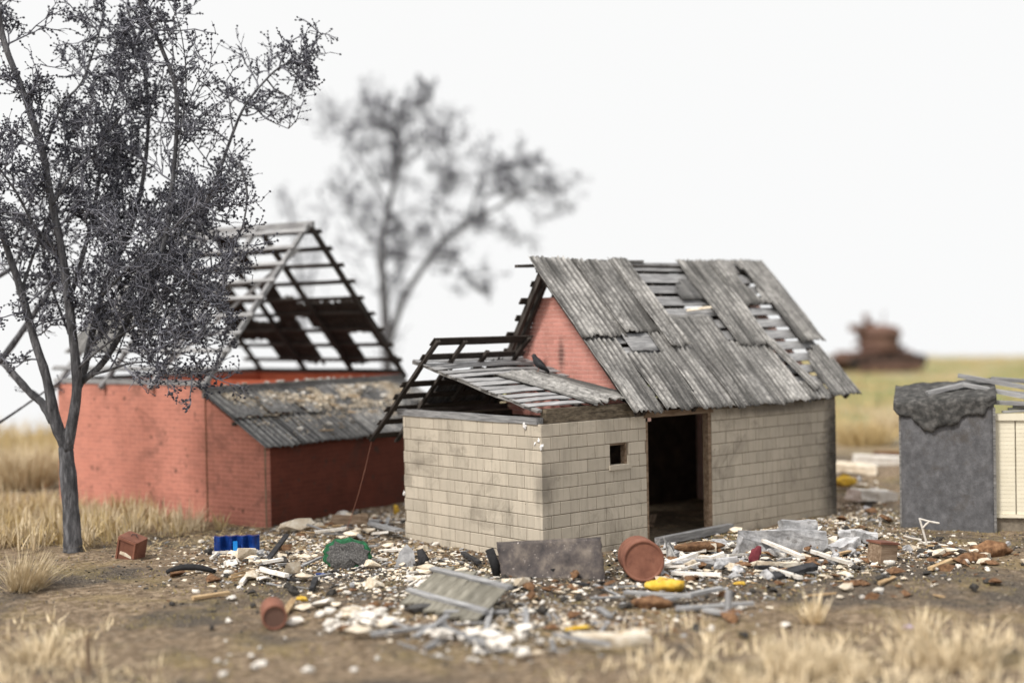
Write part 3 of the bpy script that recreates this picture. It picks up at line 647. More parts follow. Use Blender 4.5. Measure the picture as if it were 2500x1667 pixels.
# felt roof with a torn flap over the front
nx_, ny_ = 60, 12; v = []; q = random.Random(4)
EP = [(0, .10), (.04, .20), (.18, .27), (.30, .50), (.38, .54), (.46, .45), (.62, .43), (.70, .29), (.80, .29), (.88, .34), (.905, .18), (1.0, .13)]
def edge(a):
    for (a0, e0), (a1, e1) in zip(EP, EP[1:]):
        if a <= a1 + 1e-6: return e0 + (e1 - e0) * (a - a0) / (a1 - a0) + .03 * fbm(a * 22, 1, 2, 3)
    return .13
for j in range(ny_ + 1):
    for i in range(nx_ + 1):
        a = i / nx_; x = -.12 + a * (GWD + .16); hh = hl + .02 + (hr - hl + .05) * a
        if j <= 6:
            t = 1 - j / 6; v.append((x, -.04 + .014 * fbm(a * 8, t * 4, 3, 3) - .02 * math.sin(min(1, t * 2) * 2.6), hh + .03 - edge(a) * t))
        else:
            t = (j - 6) / 6; v.append((x, -.05 + t * (GD + .15), hh + .05 + .22 * t + .035 * fbm(a * 6, t * 5, 8, 3)))
f = [(j * (nx_ + 1) + i, j * (nx_ + 1) + i + 1, (j + 1) * (nx_ + 1) + i + 1, (j + 1) * (nx_ + 1) + i) for j in range(ny_) for i in range(nx_)]
o = obj('felt_roof', mesh('felt_roof', v, f, MT['felt_d'], True), K); md = o.modifiers.new('t', 'SOLIDIFY'); md.thickness = .014; md.offset = 0
# cream boarded shed beside it
ca = gb + gx * .02 + Vector((CD.x, CD.y, 0)) * .10; ca.z = 0
cdir = CR * .93 - CD * .22; cdir.z = 0; cdir.normalize()
KC = empty('cream_shed', ca, math.atan2(cdir.y, cdir.x), 'cream boarded shed with broken grey roof timbers', 'shed')
CWD = 2.6
MB().box((0, .03, -.3), (CWD, 1.5, .26)).build('footing', MT['foot'], KC)
MB().box((.02, .045, .26), (CWD, 1.5, 1.86)).build('shed_body', MT['mortar'], KC)
MB().box((-.06, -.03, .235), (CWD, .06, .285)).build('skirting_board', MT['cream_paint'], KC)
MB().box((-.07, -.035, 1.86), (CWD, .10, 1.97)).build('top_rail', MT['cream_paint'], KC)
zc = .29; k = 0
while zc < 1.84:
    for x0, x1 in ((-.02, .335), (.355, 1.2), (1.22, CWD)):
        b_ = MB().prism([(.05, zc), (.0, zc), (.003, zc + .0668), (.05, zc + .0668)], 0, x0, x1).build('siding_board', MT['cream_paint'], KC)
    zc += .068
beam('corner_post', KC, (-.035, .03, .25), (-.035, .03, 1.86), .03, .07, MT['wood_d'], up=(0, 1, 0))
def M2(o, p): return o.matrix_basis @ Vector(p)
for i in range(7):
    beam('roof_stick', KC, (.15 + .1 * i, .05 + .13 * (i % 4), 2.0 + .035 * (i % 3)), (1.6 + .2 * i, .3 + .1 * i, 2.04 + .05 * (i % 3)), .07, .035, MT['wood_l'])

# ================================================================== bare trees
def tree_mesh(limbs, D0, seed, lvl, twig_r=.006, bud_r=.017, dens=1.0, ln0=1.0, bud_p=1.0, sides=5, tmin=.22):
    """limbs: list of (pixels [(x, y)], radius at start, radius at end, depth offset start, end, side growth)"""
    q = random.Random(seed); tr, tw, bd = MB(), MB(), MB()
    OCT = [(1, 0, 0), (-1, 0, 0), (0, 1, 0), (0, -1, 0), (0, 0, 1), (0, 0, -1)]; OF = [(0, 2, 4), (2, 1, 4), (1, 3, 4), (3, 0, 4), (2, 0, 5), (1, 2, 5), (3, 1, 5), (0, 3, 5)]
    def bud(p):
        r_ = bud_r * q.uniform(.6, 1.25); a = Vector((q.gauss(0, 1), q.gauss(0, 1), q.gauss(0, 1))).normalized(); b = a.orthogonal().normalized(); c = a.cross(b)
        bd.add([p + a * (r_ * 1.3 * x) + b * (r_ * y) + c * (r_ * z) for x, y, z in OCT], OF)
    def rv(): return Vector((q.gauss(0, 1), q.gauss(0, 1), q.gauss(0, 1))).normalized()
    def twig(p, d, l, r_, n):
        pts = [p]; k = 4 if n > 0 else 3
        for i in range(k):
            d = (d + rv() * .33 + Vector((0, 0, .05))).normalized(); pts.append(pts[-1] + d * (l / k))
        tw.tube(pts, [r_ * (1 - .55 * i / k) for i in range(k + 1)], 3, False)
        if n > 0:
            for i in range(1, k + 1):
                for _ in range(2 if q.random() < .75 * dens else 1):
                    twig(pts[i], (d + rv() * 1.1).normalized(), l * q.uniform(.35, .62), r_ * .68, n - 1)
        else:
            if q.random() < bud_p: bud(pts[-1])
            if q.random() < bud_p * .8: bud(pts[-2])
            if q.random() < bud_p * .4: bud(pts[1])
    for (px, r0, r1, d0, d1, grow) in limbs:
        n = len(px); P3 = [depth_pt(x, y, D0 + d0 + (d1 - d0) * i / (n - 1)) for i, (x, y) in enumerate(px)]
        fine = []
        for i in range(n - 1):
            for j in range(4):
                t = j / 4; a, b, c, e = P3[max(i - 1, 0)], P3[i], P3[i + 1], P3[min(i + 2, n - 1)]
                fine.append(.5 * ((2 * b) + (c - a) * t + (2 * a - 5 * b + 4 * c - e) * t * t + (3 * b - a - 3 * c + e) * t ** 3))
        fine.append(P3[-1]); k = len(fine)
        rad = [(r0 + (r1 - r0) * (i / (k - 1)) ** .8) * (1 + .10 * q.uniform(-1, 1)) for i in range(k)]
        if r0 > .12: rad[0] *= 1.25
        tr.tube(fine, rad, 8 if r0 > .05 else 5, True)
        if grow <= 0: continue
        tot = sum((fine[i + 1] - fine[i]).length for i in range(k - 1)); cnt = int(tot * grow * dens)
        for _ in range(cnt):
            t = tmin + (1 - tmin) * q.random() ** .85; i = min(int(t * (k - 1)), k - 2); p = fine[i].lerp(fine[i + 1], q.random())
            ax = (fine[i + 1] - fine[i]).normalized(); d = (ax * .45 + rv() * .95 + Vector((0, 0, .15))).normalized()
            twig(p, d, ln0 * q.uniform(.5, 1.15) * (1.15 - .45 * t), twig_r * 2.2, lvl)
    return tr, tw, bd
def plant_tree(name, label, base, limbs, D0, **kw):
    T = empty(name, base, 0, label, 'tree'); inv = Matrix.Translation(-Vector(base))
    tr, tw, bd = tree_mesh(limbs, D0, **kw)
    for mb_, nm, mt in ((tr, 'trunk', 'bark'), (tw, 'crown', 'twig'), (bd, 'buds', 'bud')):
        if not mb_.v: continue
        mb_.v = [inv @ q for q in mb_.v]; o = mb_.build(nm, MT[mt], T, True)
        if nm != 'trunk': o['kind'] = 'stuff'
    return T
tb = at(178, 1345); D1 = (tb - CAM).dot(CD)
LT = [
    ([(178, 1352), (176, 1290), (168, 1180), (160, 1090)], .165, .135, 0, 0, 0),
    ([(165, 1100), (136, 1030), (113, 920), (84, 830), (52, 712), (18, 610), (-25, 480)], .115, .045, 0, -.5, 5),
    ([(128, 1030), (104, 985), (70, 955), (10, 886)], .075, .06, 0, .15, 0),
    ([(163, 1095), (182, 1000), (188, 930), (180, 840), (168, 740), (152, 620), (128, 500), (105, 380), (62, 240), (12, 110), (-5, 20)], .105, .045, 0, -.7, 6),
    ([(186, 960), (206, 900), (228, 800), (262, 680), (318, 560), (352, 420), (362, 250), (340, 120), (310, 20)], .075, .02, .1, .8, 7),
    ([(200, 930), (255, 880), (330, 750), (395, 620), (424, 420), (431, 230), (395, 120), (357, 36), (330, -20)], .06, .026, 0, -.4, 5),
    ([(330, 750), (400, 660), (480, 560), (545, 390), (592, 270), (645, 200), (690, 160), (732, 150)], .045, .012, -.1, .4, 7),
    ([(204, 920), (262, 905), (330, 885), (420, 890), (500, 930)], .03, .008, 0, -.5, 10),
    ([(215, 850), (290, 780), (380, 720), (470, 680), (545, 640)], .04, .01, .2, -.4, 12),
    ([(228, 800), (300, 690), (390, 600), (480, 520), (550, 450)], .04, .01, .1, .9, 10),
    ([(168, 740), (210, 600), (240, 450), (262, 300), (300, 190)], .05, .014, -.2, .5, 9),
    ([(250, 720), (330, 640), (420, 560), (500, 500)], .03, .01, -.5, -1.0, 11),
    ([(128, 500), (180, 420), (260, 330), (330, 240)], .03, .01, -.5, -.2, 8),
    ([(105, 380), (150, 260), (200, 200), (240, 90), (255, 20)], .028, .01, -.4, .3, 6),
    ([(52, 712), (90, 600), (140, 470), (170, 330)], .035, .012, -.3, .5, 9),
    ([(431, 440), (440, 330), (455, 200), (440, 70), (410, 0)], .014, .007, -.3, -.2, 2),
    ([(230, 790), (280, 800), (360, 820), (440, 800), (520, 820)], .03, .008, .3, .8, 12),
    ([(262, 680), (300, 600), (300, 480), (290, 360)], .03, .01, .3, 1.0, 11),
    ([(150, 620), (90, 560), (40, 470), (-10, 400)], .04, .012, -.3, -.9, 9),
    ([(190, 900), (260, 840), (360, 780), (450, 740), (540, 730)], .028, .008, -.2, -.9, 11),
    ([(180, 840), (140, 740), (110, 640), (80, 500)], .03, .01, .3, .9, 8),
    ([(545, 640), (590, 560), (603, 470), (585, 400)], .010, .022, -.4, -.3, 0),
]
plant_tree('bare_tree', 'bare grey tree with fine budded twigs in straw beside red wall', tb, LT, D1, seed=11, lvl=2, dens=.70, ln0=.93, twig_r=.0085, bud_r=.021, bud_p=.85)
# limbs of a second tree reaching in from the side
b2_ = at(-150, 1330)
plant_tree('bare_tree', 'bare grey tree whose lower limbs cross behind the straw clump', b2_, [
    ([(-150, 1340), (-140, 1150), (-110, 980)], .16, .12, .6, .8, 0), ([(-120, 1010), (-60, 930), (0, 880), (60, 800), (130, 690), (150, 600)], .09, .04, .8, 2.0, 3),
    ([(-130, 1060), (-40, 1050), (0, 1030), (60, 990), (110, 955), (150, 930)], .04, .012, .8, 1.6, 2), ([(-110, 990), (-90, 800), (-20, 690), (40, 640), (80, 520)], .08, .03, .8, 2.4, 4),
    ([(-110, 990), (-160, 700), (-180, 400)], .1, .04, .8, .2, 4)], (b2_ - CAM).dot(CD), seed=12, lvl=1, dens=.7, ln0=.8, tmin=.5)
# background trees, far out of focus
D3 = 58.0; tb3 = CAM + CD * 0; tb3 = depth_pt(945, 1010, D3); tb3.z = gz(tb3.x, tb3.y)
BT = [
    ([(945, 1060), (946, 900), (942, 800), (937, 708)], .26, .2, 0, 0, 1),
    ([(937, 708), (932, 596), (950, 507), (968, 410), (968, 330), (957, 265)], .17, .05, 0, .5, 10),
    ([(944, 850), (986, 730), (1048, 632), (1082, 590), (1146, 543), (1213, 507), (1294, 462), (1350, 480)], .15, .03, 0, -.8, 8),
    ([(950, 507), (900, 420), (850, 340), (830, 290)], .06, .02, .2, 1, 7),
    ([(968, 400), (1020, 330), (1070, 300), (1100, 380)], .05, .02, 0, .5, 9),
    ([(968, 330), (930, 290), (900, 262)], .05, .02, 0, -.5, 10),
    ([(932, 596), (880, 560), (850, 500), (825, 400)], .05, .015, .2, .8, 4),
    ([(1082, 590), (1060, 500), (1075, 430)], .05, .02, 0, .4, 9),
    ([(1146, 543), (1170, 450), (1220, 410), (1290, 400)], .06, .02, -.3, .5, 14),
    ([(1048, 632), (1110, 640), (1150, 680), (1180, 720)], .05, .015, 0, -.5, 8),
    ([(938, 720), (920, 640), (905, 560)], .05, .02, 0, .8, 8),
    ([(968, 400), (985, 290), (1030, 245)], .04, .015, 0, .4, 9),
    ([(945, 780), (930, 700), (980, 640), (1010, 560)], .05, .015, .3, 1, 10),
    ([(1213, 507), (1260, 560), (1240, 610)], .03, .01, 0, .2, 4),
    ([(1294, 462), (1370, 500), (1395, 520)], .03, .01, 0, .2, 5)]
plant_tree('bare_tree', 'tall bare tree far behind, with one long limb leaning over the roofs', tb3, BT, D3, seed=21, lvl=2, twig_r=.010, bud_r=.036, dens=.40, ln0=1.6, bud_p=.85)
D4 = 72.0; tb4 = depth_pt(735, 940, D4); tb4.z = 0
plant_tree('bare_tree', 'small pale bare tree beyond the roof lattice', tb4, [([(735, 960), (737, 800), (730, 650), (712, 540), (700, 480)], .15, .03, 0, .3, 5), ([(735, 800), (770, 650), (790, 560)], .08, .02, 0, .4, 5)], D4, seed=23, lvl=2, twig_r=.007, bud_r=.025, dens=.45, ln0=1.6, bud_p=.6)

# ================================================================== wrecked tank on the far meadow
TB = at(2142, 905); TB.z = gz(TB.x, TB.y)
TK = empty('wrecked_tank', TB, math.atan2(CR.y, CR.x) + .35, 'burnt out rusty tank wreck standing on the far meadow', 'tank')
k = 1.0
MB().prism([(-2.9, .9), (-2.4, .45), (2.7, .45), (3.0, 1.0), (2.1, 1.45), (-2.8, 1.45)], 1, -1.0, 1.0).build('hull', MT['tank'], TK)
for sy in (-1, 1):
    y0, y1 = (1.02, 1.62) if sy > 0 else (-1.62, -1.02)
    t_ = MB().prism([(-3.1, .75), (-2.6, .02), (2.5, .02), (3.1, .7), (2.9, 1.1), (-2.9, 1.1)], 1, y0, y1).build('track', MT['track'], TK)
    for i in range(6):
        c_ = Matrix.Translation((-2.2 + .88 * i, sy * 1.64, .42)) @ Matrix.Rotation(math.pi / 2, 4, 'X')
        MB().lathe([(.12, -.08), (.38, -.08), (.4, 0), (.38, .08), (.12, .1)], 14, c_).build('road_wheel', MT['tank'], TK)
    MB().box((-2.95, y0 - .02, 1.13), (2.8, y1 + .02, 1.2)).build('fender', MT['tank'], TK)
tu = MB()
for a, b in zip([(1.35, 1.55), (1.45, 1.9), (1.15, 2.5), (.7, 2.85)], [0] * 4): pass
tu.lathe([(1.35, 1.46), (1.45, 1.75), (1.42, 2.2), (1.65, 2.6), (1.3, 3.05), (.5, 3.2)], 14, Matrix.Translation((.15, 0, 0)))
turret = tu.build('turret', MT['tank'], TK)
MB().box((-2.0, -.5, 2.75), (-1.1, .5, 3.25)).build('stowage_box', MT['tank'], turret)
MB().lathe([(.36, 3.15), (.36, 3.42), (.2, 3.45)], 12, Matrix.Translation((-.55, 0, 0))).build('cupola', MT['tank'], turret)
MB().box((-.95, -.3, 3.38), (-.85, .3, 3.95), Matrix.Rotation(.0, 4, 'Y')).build('hatch', MT['tank'], turret)
MB().tube([(.75, .3, 3.0), (.85, .35, 4.1)], .045, 6).build('aerial', MT['tank'], turret)
MB().tube([(.2, 1.0, 2.15), (.5, 2.6, 2.0), (.9, 4.3, 1.8)], [.17, .12, .10], 10).build('gun_barrel', MT['tank'], turret)
TK.scale = (.9, .9, .95)
MB().box((1.3, .3, 1.45), (2.6, 1.3, 1.75)).build('rear_deck_scrap', MT['track'], TK)

# ================================================================== dry grass
def blade(mb, p, d, l, w, bend):
    side = Vector((-d.y, d.x, 0)); side = side.normalized() if side.length > .05 else Vector((R.uniform(-1, 1), R.uniform(-1, 1), 0)).normalized()
    side = Matrix.Rotation(R.uniform(-1.2, 1.2), 3, 'Z') @ side
    m_ = p + d * (l * .55); e = p + d * l + bend
    mb.add([p - side * w, p + side * w, m_ + side * (w * .75), m_ - side * (w * .75), e], [(0, 1, 2, 3), (3, 2, 4)])
def tuft_mb(mb, c, n, h, spread, lean=(0, 0, 0), rad=.08, w=.008):
    for _ in range(n):
        a = R.uniform(0, 2 * math.pi); r_ = rad * math.sqrt(R.random()); t = abs(R.gauss(0, spread))
        d = (Vector((math.cos(a) * math.sin(t), math.sin(a) * math.sin(t), math.cos(t))) + Vector(lean)).normalized(); l = h * R.uniform(.55, 1.1)
        blade(mb, Vector(c) + Vector((math.cos(a) * r_, math.sin(a) * r_, -.03)), d, l, w * R.uniform(.7, 1.2), Vector((d.x, d.y, -.4)) * (l * R.uniform(0, .18)))
def tuft(label, px, py, n, h, spread, lean=(0, 0, 0), rad=.1, mat='straw', z=None, w=.008):
    c = at(px, py); c.z = gz(c.x, c.y); mb = MB(); tuft_mb(mb, (0, 0, 0), n, h, spread, lean, rad, w)
    o = mb.build('grass_tuft', MT[mat]); o.location = c; tag(o, label, 'grass', 'dry grass tufts'); return o
tuft('bushy dry grass tuft leaning sideways before the tree trunk', 62, 1440, 420, .62, .55, (.22, -.25, 0), .22)
tuft('spiky dry grass tuft with a few thick stalks beside the lilac chip', 1985, 1520, 60, .50, .75, (0, 0, 0), .10, w=.014)
tuft('broad dry grass tuft growing in front of the spiky one', 1960, 1640, 240, .46, .8, (0, 0, 0), .4, w=.010)
tuft('wide dry grass tuft below the scattered rust flakes', 2330, 1625, 260, .55, .75, (-.2, 0, 0), .45, w=.010)
tuft('tall dry grass tuft with bent stalks near the white pebble', 2230, 1560, 60, .5, .5, (-.25, .1, 0), .12, w=.012)
tuft('low blurred dry grass tuft beside the dark stake', 90, 1600, 180, .34, .9, (0, 0, 0), .35, w=.010)
tuft('dry grass tuft against the base of the red side wall', 455, 1290, 90, .62, .35, (.05, 0, 0), .22)
tuft('big round dry grass clump at the edge of the land', 62, 1190, 1000, 1.15, .5, (0, 0, 0), .6, 'straw', w=.016)
tuft('round dry grass clump half hidden by the tree trunk', 215, 1165, 500, .8, .4, (0, 0, 0), .55, 'straw_d', w=.014)
tuft('dry grass clump beyond the gap between house and tar paper shed', 2110, 1085, 420, .85, .45, (0, 0, 0), .7, 'straw_d', w=.016)
tuft('pale dry grass clump behind the tar paper shed', 2195, 1060, 420, .85, .45, (0, 0, 0), .8, 'straw', w=.016)
# the straw round the tree and before the red wall
mb = MB(); mb2 = MB()
for _ in range(900):
    px, py = R.uniform(-60, 560), R.uniform(1170, 1350)
    lim = 1345 - max(0, (px - 130)) * .12 if px > 130 else 1345
    if py > lim or R.random() < (px - 250) / 420: continue
    c = at(px, py)
    if abs(px - 178) < 60 and py > 1335: continue
    c.z = gz(c.x, c.y); q = Vector((c.x, c.y, 0)) - RP; a_ = q.x * math.cos(RA) + q.y * math.sin(RA)
    if a_ > -.12: continue
    tuft_mb(mb if R.random() < .6 else mb2, c, R.randint(10, 18), R.uniform(.34, .68) * (1 if px < 420 else .7), .45, rad=.10, w=.0115)
for _ in range(500):                                # flattened stalks
    px, py = R.uniform(150, 640), R.uniform(1290, 1350); c = at(px, py); c.z = gz(c.x, c.y) + .03; a = R.uniform(0, 6.3)
    q = Vector((c.x, c.y, 0)) - RP
    if q.x * math.cos(RA) + q.y * math.sin(RA) > -.15 and q.y * math.cos(RA) - q.x * math.sin(RA) > -.15: continue
    blade(mb2, c, Vector((math.cos(a), math.sin(a), R.uniform(.05, .35))).normalized(), R.uniform(.2, .5), .006, Vector((0, 0, -.03)))
tag(mb.build('dry_grass', MT['straw']), 'dense standing straw round the bare tree', 'grass', kind='stuff')
tag(mb2.build('dry_grass', MT['straw_d']), 'bent and flattened straw between tree and red wall', 'grass', kind='stuff')
# foreground straw, far out of focus
mb = MB()
for _ in range(360):
    px, py = R.choice([(R.gauss(2150, 260), R.gauss(1650, 65)), (R.gauss(70, 130), R.gauss(1620, 75)), (R.gauss(1850, 180), R.gauss(1660, 45)), (R.uniform(1500, 2560), R.uniform(1540, 1760))])
    if py < 1510: continue
    c = at(px, py); c.z = gz(c.x, c.y); tuft_mb(mb, c, R.randint(5, 12), R.uniform(.15, .36), .75, rad=.10, w=.013)
tag(mb.build('dry_grass', MT['straw']), 'low straw patch in the foreground', 'grass', kind='stuff')
st_ = at(215, 1650); tag(beam('stake', None, (st_.x, st_.y, -.05), (st_.x + .02, st_.y, .42), .05, .04, MT['wood_b'], up=(1, 0, 0)), 'short dark wooden stake stuck in the grass', 'stake')
# far meadow grass
mb = MB()
for _ in range(170):
    px, py = R.uniform(-120, 260), 1062 + 110 * R.random(); c = at(px, py); c.z = gz(c.x, c.y)
    if keep(c.x, c.y): tuft_mb(mb, c, 14, R.uniform(.4, 1.0), .45, rad=.35, w=.018)
for _ in range(900):
    px, py = R.uniform(1900, 2560), 874 + 200 * R.random() ** 2.2; c = at(px, py)
    if not keep(c.x, c.y): continue
    c.z = gz(c.x, c.y); tuft_mb(mb, c, 6, R.uniform(.25, .6), .5, rad=.5, w=.025)
tag(mb.build('meadow_grass', MT['straw_d']), 'sparse straw on the far meadow', 'grass', kind='stuff')
# mossy fibres on the yard soil and fine grit
def in_house(x, y, m_=.02): return (-m_ < x < 7.33 + m_ and -m_ < y < 3.5 + m_)
def in_red(x, y):
    q = Vector((x, y, 0)) - RP; a, b = q.x * math.cos(RA) + q.y * math.sin(RA), q.y * math.cos(RA) - q.x * math.sin(RA)
    return -.1 < a < RW + .1 and -.1 < b < RD1 + .1
def in_shed(x, y):
    for o_, w_, d_ in ((K, GWD, GD), (KC, CWD, 1.5)):
        q = Vector((x, y, 0)) - o_.location; c_, s_ = math.cos(o_.rotation_euler.z), math.sin(o_.rotation_euler.z)
        a, b = q.x * c_ + q.y * s_, q.y * c_ - q.x * s_
        if -.08 < a < w_ and -.08 < b < d_: return True
    return False
v, f = [], []
for _ in range(26000):
    x, y = R.uniform(-9, 9), R.uniform(-7.4, 7.5)
    if in_house(x, y) or fbm(x * .8 + 20, y * .7, 2, 4) < .08: continue
    z = gz(x, y); a = R.uniform(0, 6.3); h = R.uniform(.015, .05); w_ = .006; n = len(v)
    v += [(x - math.sin(a) * w_, y + math.cos(a) * w_, z), (x + math.sin(a) * w_, y - math.cos(a) * w_, z), (x + R.gauss(0, .02), y + R.gauss(0, .02), z + h)]; f.append((n, n + 1, n + 2))
tag(obj('moss', mesh('moss', v, f, MT['moss'])), 'short yellowish moss fibres on the yard soil', 'moss', kind='stuff')
def grit(name, mat, label, n, smin, smax, dens):
    v, f = [], []; k = 0
    for _ in range(n):
        x, y = R.uniform(-8, 8.5), R.uniform(-7, 7)
        if in_house(x, y) or in_red(x, y) or R.random() > dens(x, y): continue
        z = gz(x, y); s_ = smin + (smax - smin) * R.random() ** 3; q = [Vector((R.uniform(-1, 1), R.uniform(-1, 1), R.uniform(-.4, .7))) * s_ for _ in range(5)]
        i = len(v); v += [(x + a.x, y + a.y, z + a.z + s_ * .2) for a in q]
        f += [(i, i + 1, i + 2), (i, i + 2, i + 3), (i, i + 3, i + 1), (i + 1, i + 3, i + 2), (i + 4, i, i + 1), (i + 4, i + 2, i + 3)]
    tag(obj(name, mesh(name, v, f, MT[mat])), label, 'grit', kind='stuff')
def rub(x, y):                                      # how much rubble lies here
    px, py = pxof((x, y, 0)); d = 0
    for (cx, cy, sx, sy) in ((700, 1360, 260, 70), (1050, 1400, 260, 90), (1300, 1520, 330, 60), (1700, 1400, 260, 75), (2080, 1350, 260, 60), (900, 1280, 200, 30), (2100, 1200, 120, 90)):
        d += math.exp(-((px - cx) / sx) ** 2 - ((py - cy) / sy) ** 2)
    return min(1, d)
grit('grit', 'clod', 'dark grit strewn over the yard soil', 26000, .006, .032, lambda x, y: .3 + .7 * rub(x, y))
grit('soil_grit', 'foot', 'light brown soil crumbs over the yard', 26000, .006, .03, lambda x, y: .6)
grit('plaster_grit', 'cream', 'pale plaster crumbs among the rubble', 16000, .006, .03, lambda x, y: rub(x, y) ** 1.8 * .9)
grit('rust_grit', 'rust', 'brown rusty crumbs among the rubble', 12000, .007, .04, lambda x, y: rub(x, y) * .7)

def chips(name, mat, label, n, smin, smax, pw, fl=(1, .7, .45)):
    pts = []
    for _ in range(n):
        x, y = R.uniform(-8, 8.5), R.uniform(-7, 7)
        if in_house(x, y) or in_red(x, y) or in_shed(x, y) or R.random() > rub(x, y) ** pw: continue
        pts.append((x, y))
    prot = [hull_mesh('chip', 9, 200 + i, MT[mat], fl) for i in range(8)]
    P_ = [([Vector(v_.co) for v_ in m_.vertices], [tuple(p_.vertices) for p_ in m_.polygons]) for m_ in prot]
    for m_ in prot: bpy.data.meshes.remove(m_)
    v, f = [], []
    for x, y in pts:
        vv_, ff_ = R.choice(P_); sz = smin + (smax - smin) * R.random() ** 2
        M_ = Matrix.Translation((x, y, gz(x, y) + sz * .12)) @ Matrix.Rotation(R.uniform(0, 6.3), 4, 'Z') @ Matrix.Rotation(R.gauss(0, .35), 4, 'X') @ Matrix.Diagonal((sz * R.uniform(.8, 1.8), sz, sz, 1))
        k_ = len(v); v += [M_ @ q_v for q_v in vv_]; f += [tuple(i + k_ for i in g) for g in ff_]
    tag(obj(name, mesh(name, v, f, MT[mat])), label, 'rubble', kind='stuff')
chips('cream_chips', 'cream', 'small cream plaster chips spread through the rubble', 13000, .03, .12, 1.6)
chips('white_chips', 'plaster', 'small white plaster chips spread through the rubble', 9500, .03, .11, 1.8)
chips('grey_chips', 'grey', 'small grey plaster chips spread through the rubble', 9500, .03, .11, 1.5)
chips('dark_chips', 'clod', 'small dark clods spread through the rubble', 8000, .03, .10, 1.3, (1, .8, .6))
chips('brown_chips', 'rust', 'small brown rusty chips spread through the rubble', 5000, .03, .08, 1.1)
chips('wood_chips', 'wood_t', 'short tan wood slivers spread through the rubble', 2500, .03, .10, 1.1, (2.2, .3, .25))

# ================================================================== loose rubble, piece by piece
PEB = [pebble_mesh('plaster_pebble', i, MT['plaster'], (1, R.uniform(.55, .85), R.uniform(.4, .62)), 2, .62) for i in range(6)]
CHU = [hull_mesh('plaster_chunk', 13, i, MT['cream'], (1, R.uniform(.5, .8), R.uniform(.3, .5))) for i in range(6)]
WCH = [hull_mesh('plaster_chunk', 13, 40 + i, MT['plaster'], (1, R.uniform(.5, .8), R.uniform(.3, .45))) for i in range(5)]
RCH = [hull_mesh('rust_flake', 12, 60 + i, MT['rust'], (1, R.uniform(.5, .9), R.uniform(.2, .4))) for i in range(5)]
DCH = [hull_mesh('dark_clod', 13, 80 + i, MT['clod'], (1, .8, .6)) for i in range(5)]
GCH = [hull_mesh('grey_chunk', 12, 95 + i, MT['grey'], (1, R.uniform(.5, .8), R.uniform(.3, .5))) for i in range(4)]
def stickmesh(name, seed, mat, l=1.0, w=.09, h=.05):
    q = random.Random(seed); v = []; f = []
    for i in range(4):
        t = i / 3; e = q.uniform(-.06, .06)
        for a, b in ((-.5, -.5), (.5, -.5), (.5, .5), (-.5, .5)):
            v.append(((t - .5) * l + (e if i in (0, 3) else 0) * (a + .5), a * w * q.uniform(.8, 1.1) + .03 * math.sin(t * 3 + seed) * .5, b * h * q.uniform(.8, 1.1)))
    for i in range(3):
        for j in range(4):
            a, b = i * 4 + j, i * 4 + (j + 1) % 4; f.append((a, b, b + 4, a + 4))
    f += [(3, 2, 1, 0), (12, 13, 14, 15)]
    return mesh(name, v, f, mat)
SPL = [stickmesh('wood_splinter', i, MT['wood_t'], 1, .10, .06) for i in range(4)]
GST = [stickmesh('grey_batten', 10 + i, MT['wood_l'], 1, .09, .05) for i in range(4)]
WST = [stickmesh('white_stick', 20 + i, MT['plaster'], 1, .10, .08) for i in range(3)]
DST = [stickmesh('charred_stick', 30 + i, MT['char'], 1, .11, .08) for i in range(3)]
MARKS = {'the blue crate': (578, 1352), 'the green bag': (848, 1378), 'the black tyre strip': (465, 1405), 'the plank hatch': (1090, 1455), 'the leaning steel plate': (1350, 1425), 'the lying drum': (1562, 1418),
         'the yellow foam lump': (1622, 1440), 'the small can': (668, 1526), 'the brown metal box': (2152, 1368), 'the long plaster slab': (1910, 1352), 'the wire frame': (2262, 1330), 'the upright batten stub': (1775, 1500),
         'the maroon scrap': (1845, 1378), 'the rusty scrap heap': (2400, 1358), 'the lilac chip': (2215, 1535), 'the red wall corner': (651, 1292), 'the beige house corner': (1326, 1380), 'the doorway': (1650, 1335),
         'the charred stump': (1030, 1385), 'the ribbed plaster bar': (1900, 1396), 'the tar paper shed': (2320, 1312), 'the spiky grass tuft': (1985, 1520), 'the long white slab': (1500, 1560), 'the blue chip': (785, 1405),
         'the dull yellow scrap': (737, 1465), 'the leathery brown scrap': (1592, 1482), 'the bright yellow scrap': (1805, 1432), 'the pale propping stone': (1195, 1475), 'the black pipe stump': (1218, 1408),
         'the crumpled tin': (1626, 1385), 'the leaning brown board': (855, 1302), 'the sandy wood chunk': (725, 1302), 'the yellow lump in the gap': (2060, 1192), 'the rusty plate in the gap': (2175, 1128),
         'the slanting grey batten': (1140, 1545), 'the yellow strip': (1415, 1540), 'the tilted grey slab': (2062, 1352), 'the grey board at the house edge': (920, 1275), 'the cream shed': (2460, 1325)}
MARKP = {k_: at(*p_) for k_, p_ in MARKS.items()}
SHAPE = ['squat', 'lopsided', 'egg shaped', 'blunt', 'knobbly', 'long']
def size_word(s_): return 'tiny' if s_ < .065 else 'small' if s_ < .10 else 'mid-sized' if s_ < .15 else 'big' if s_ < .25 else 'huge'
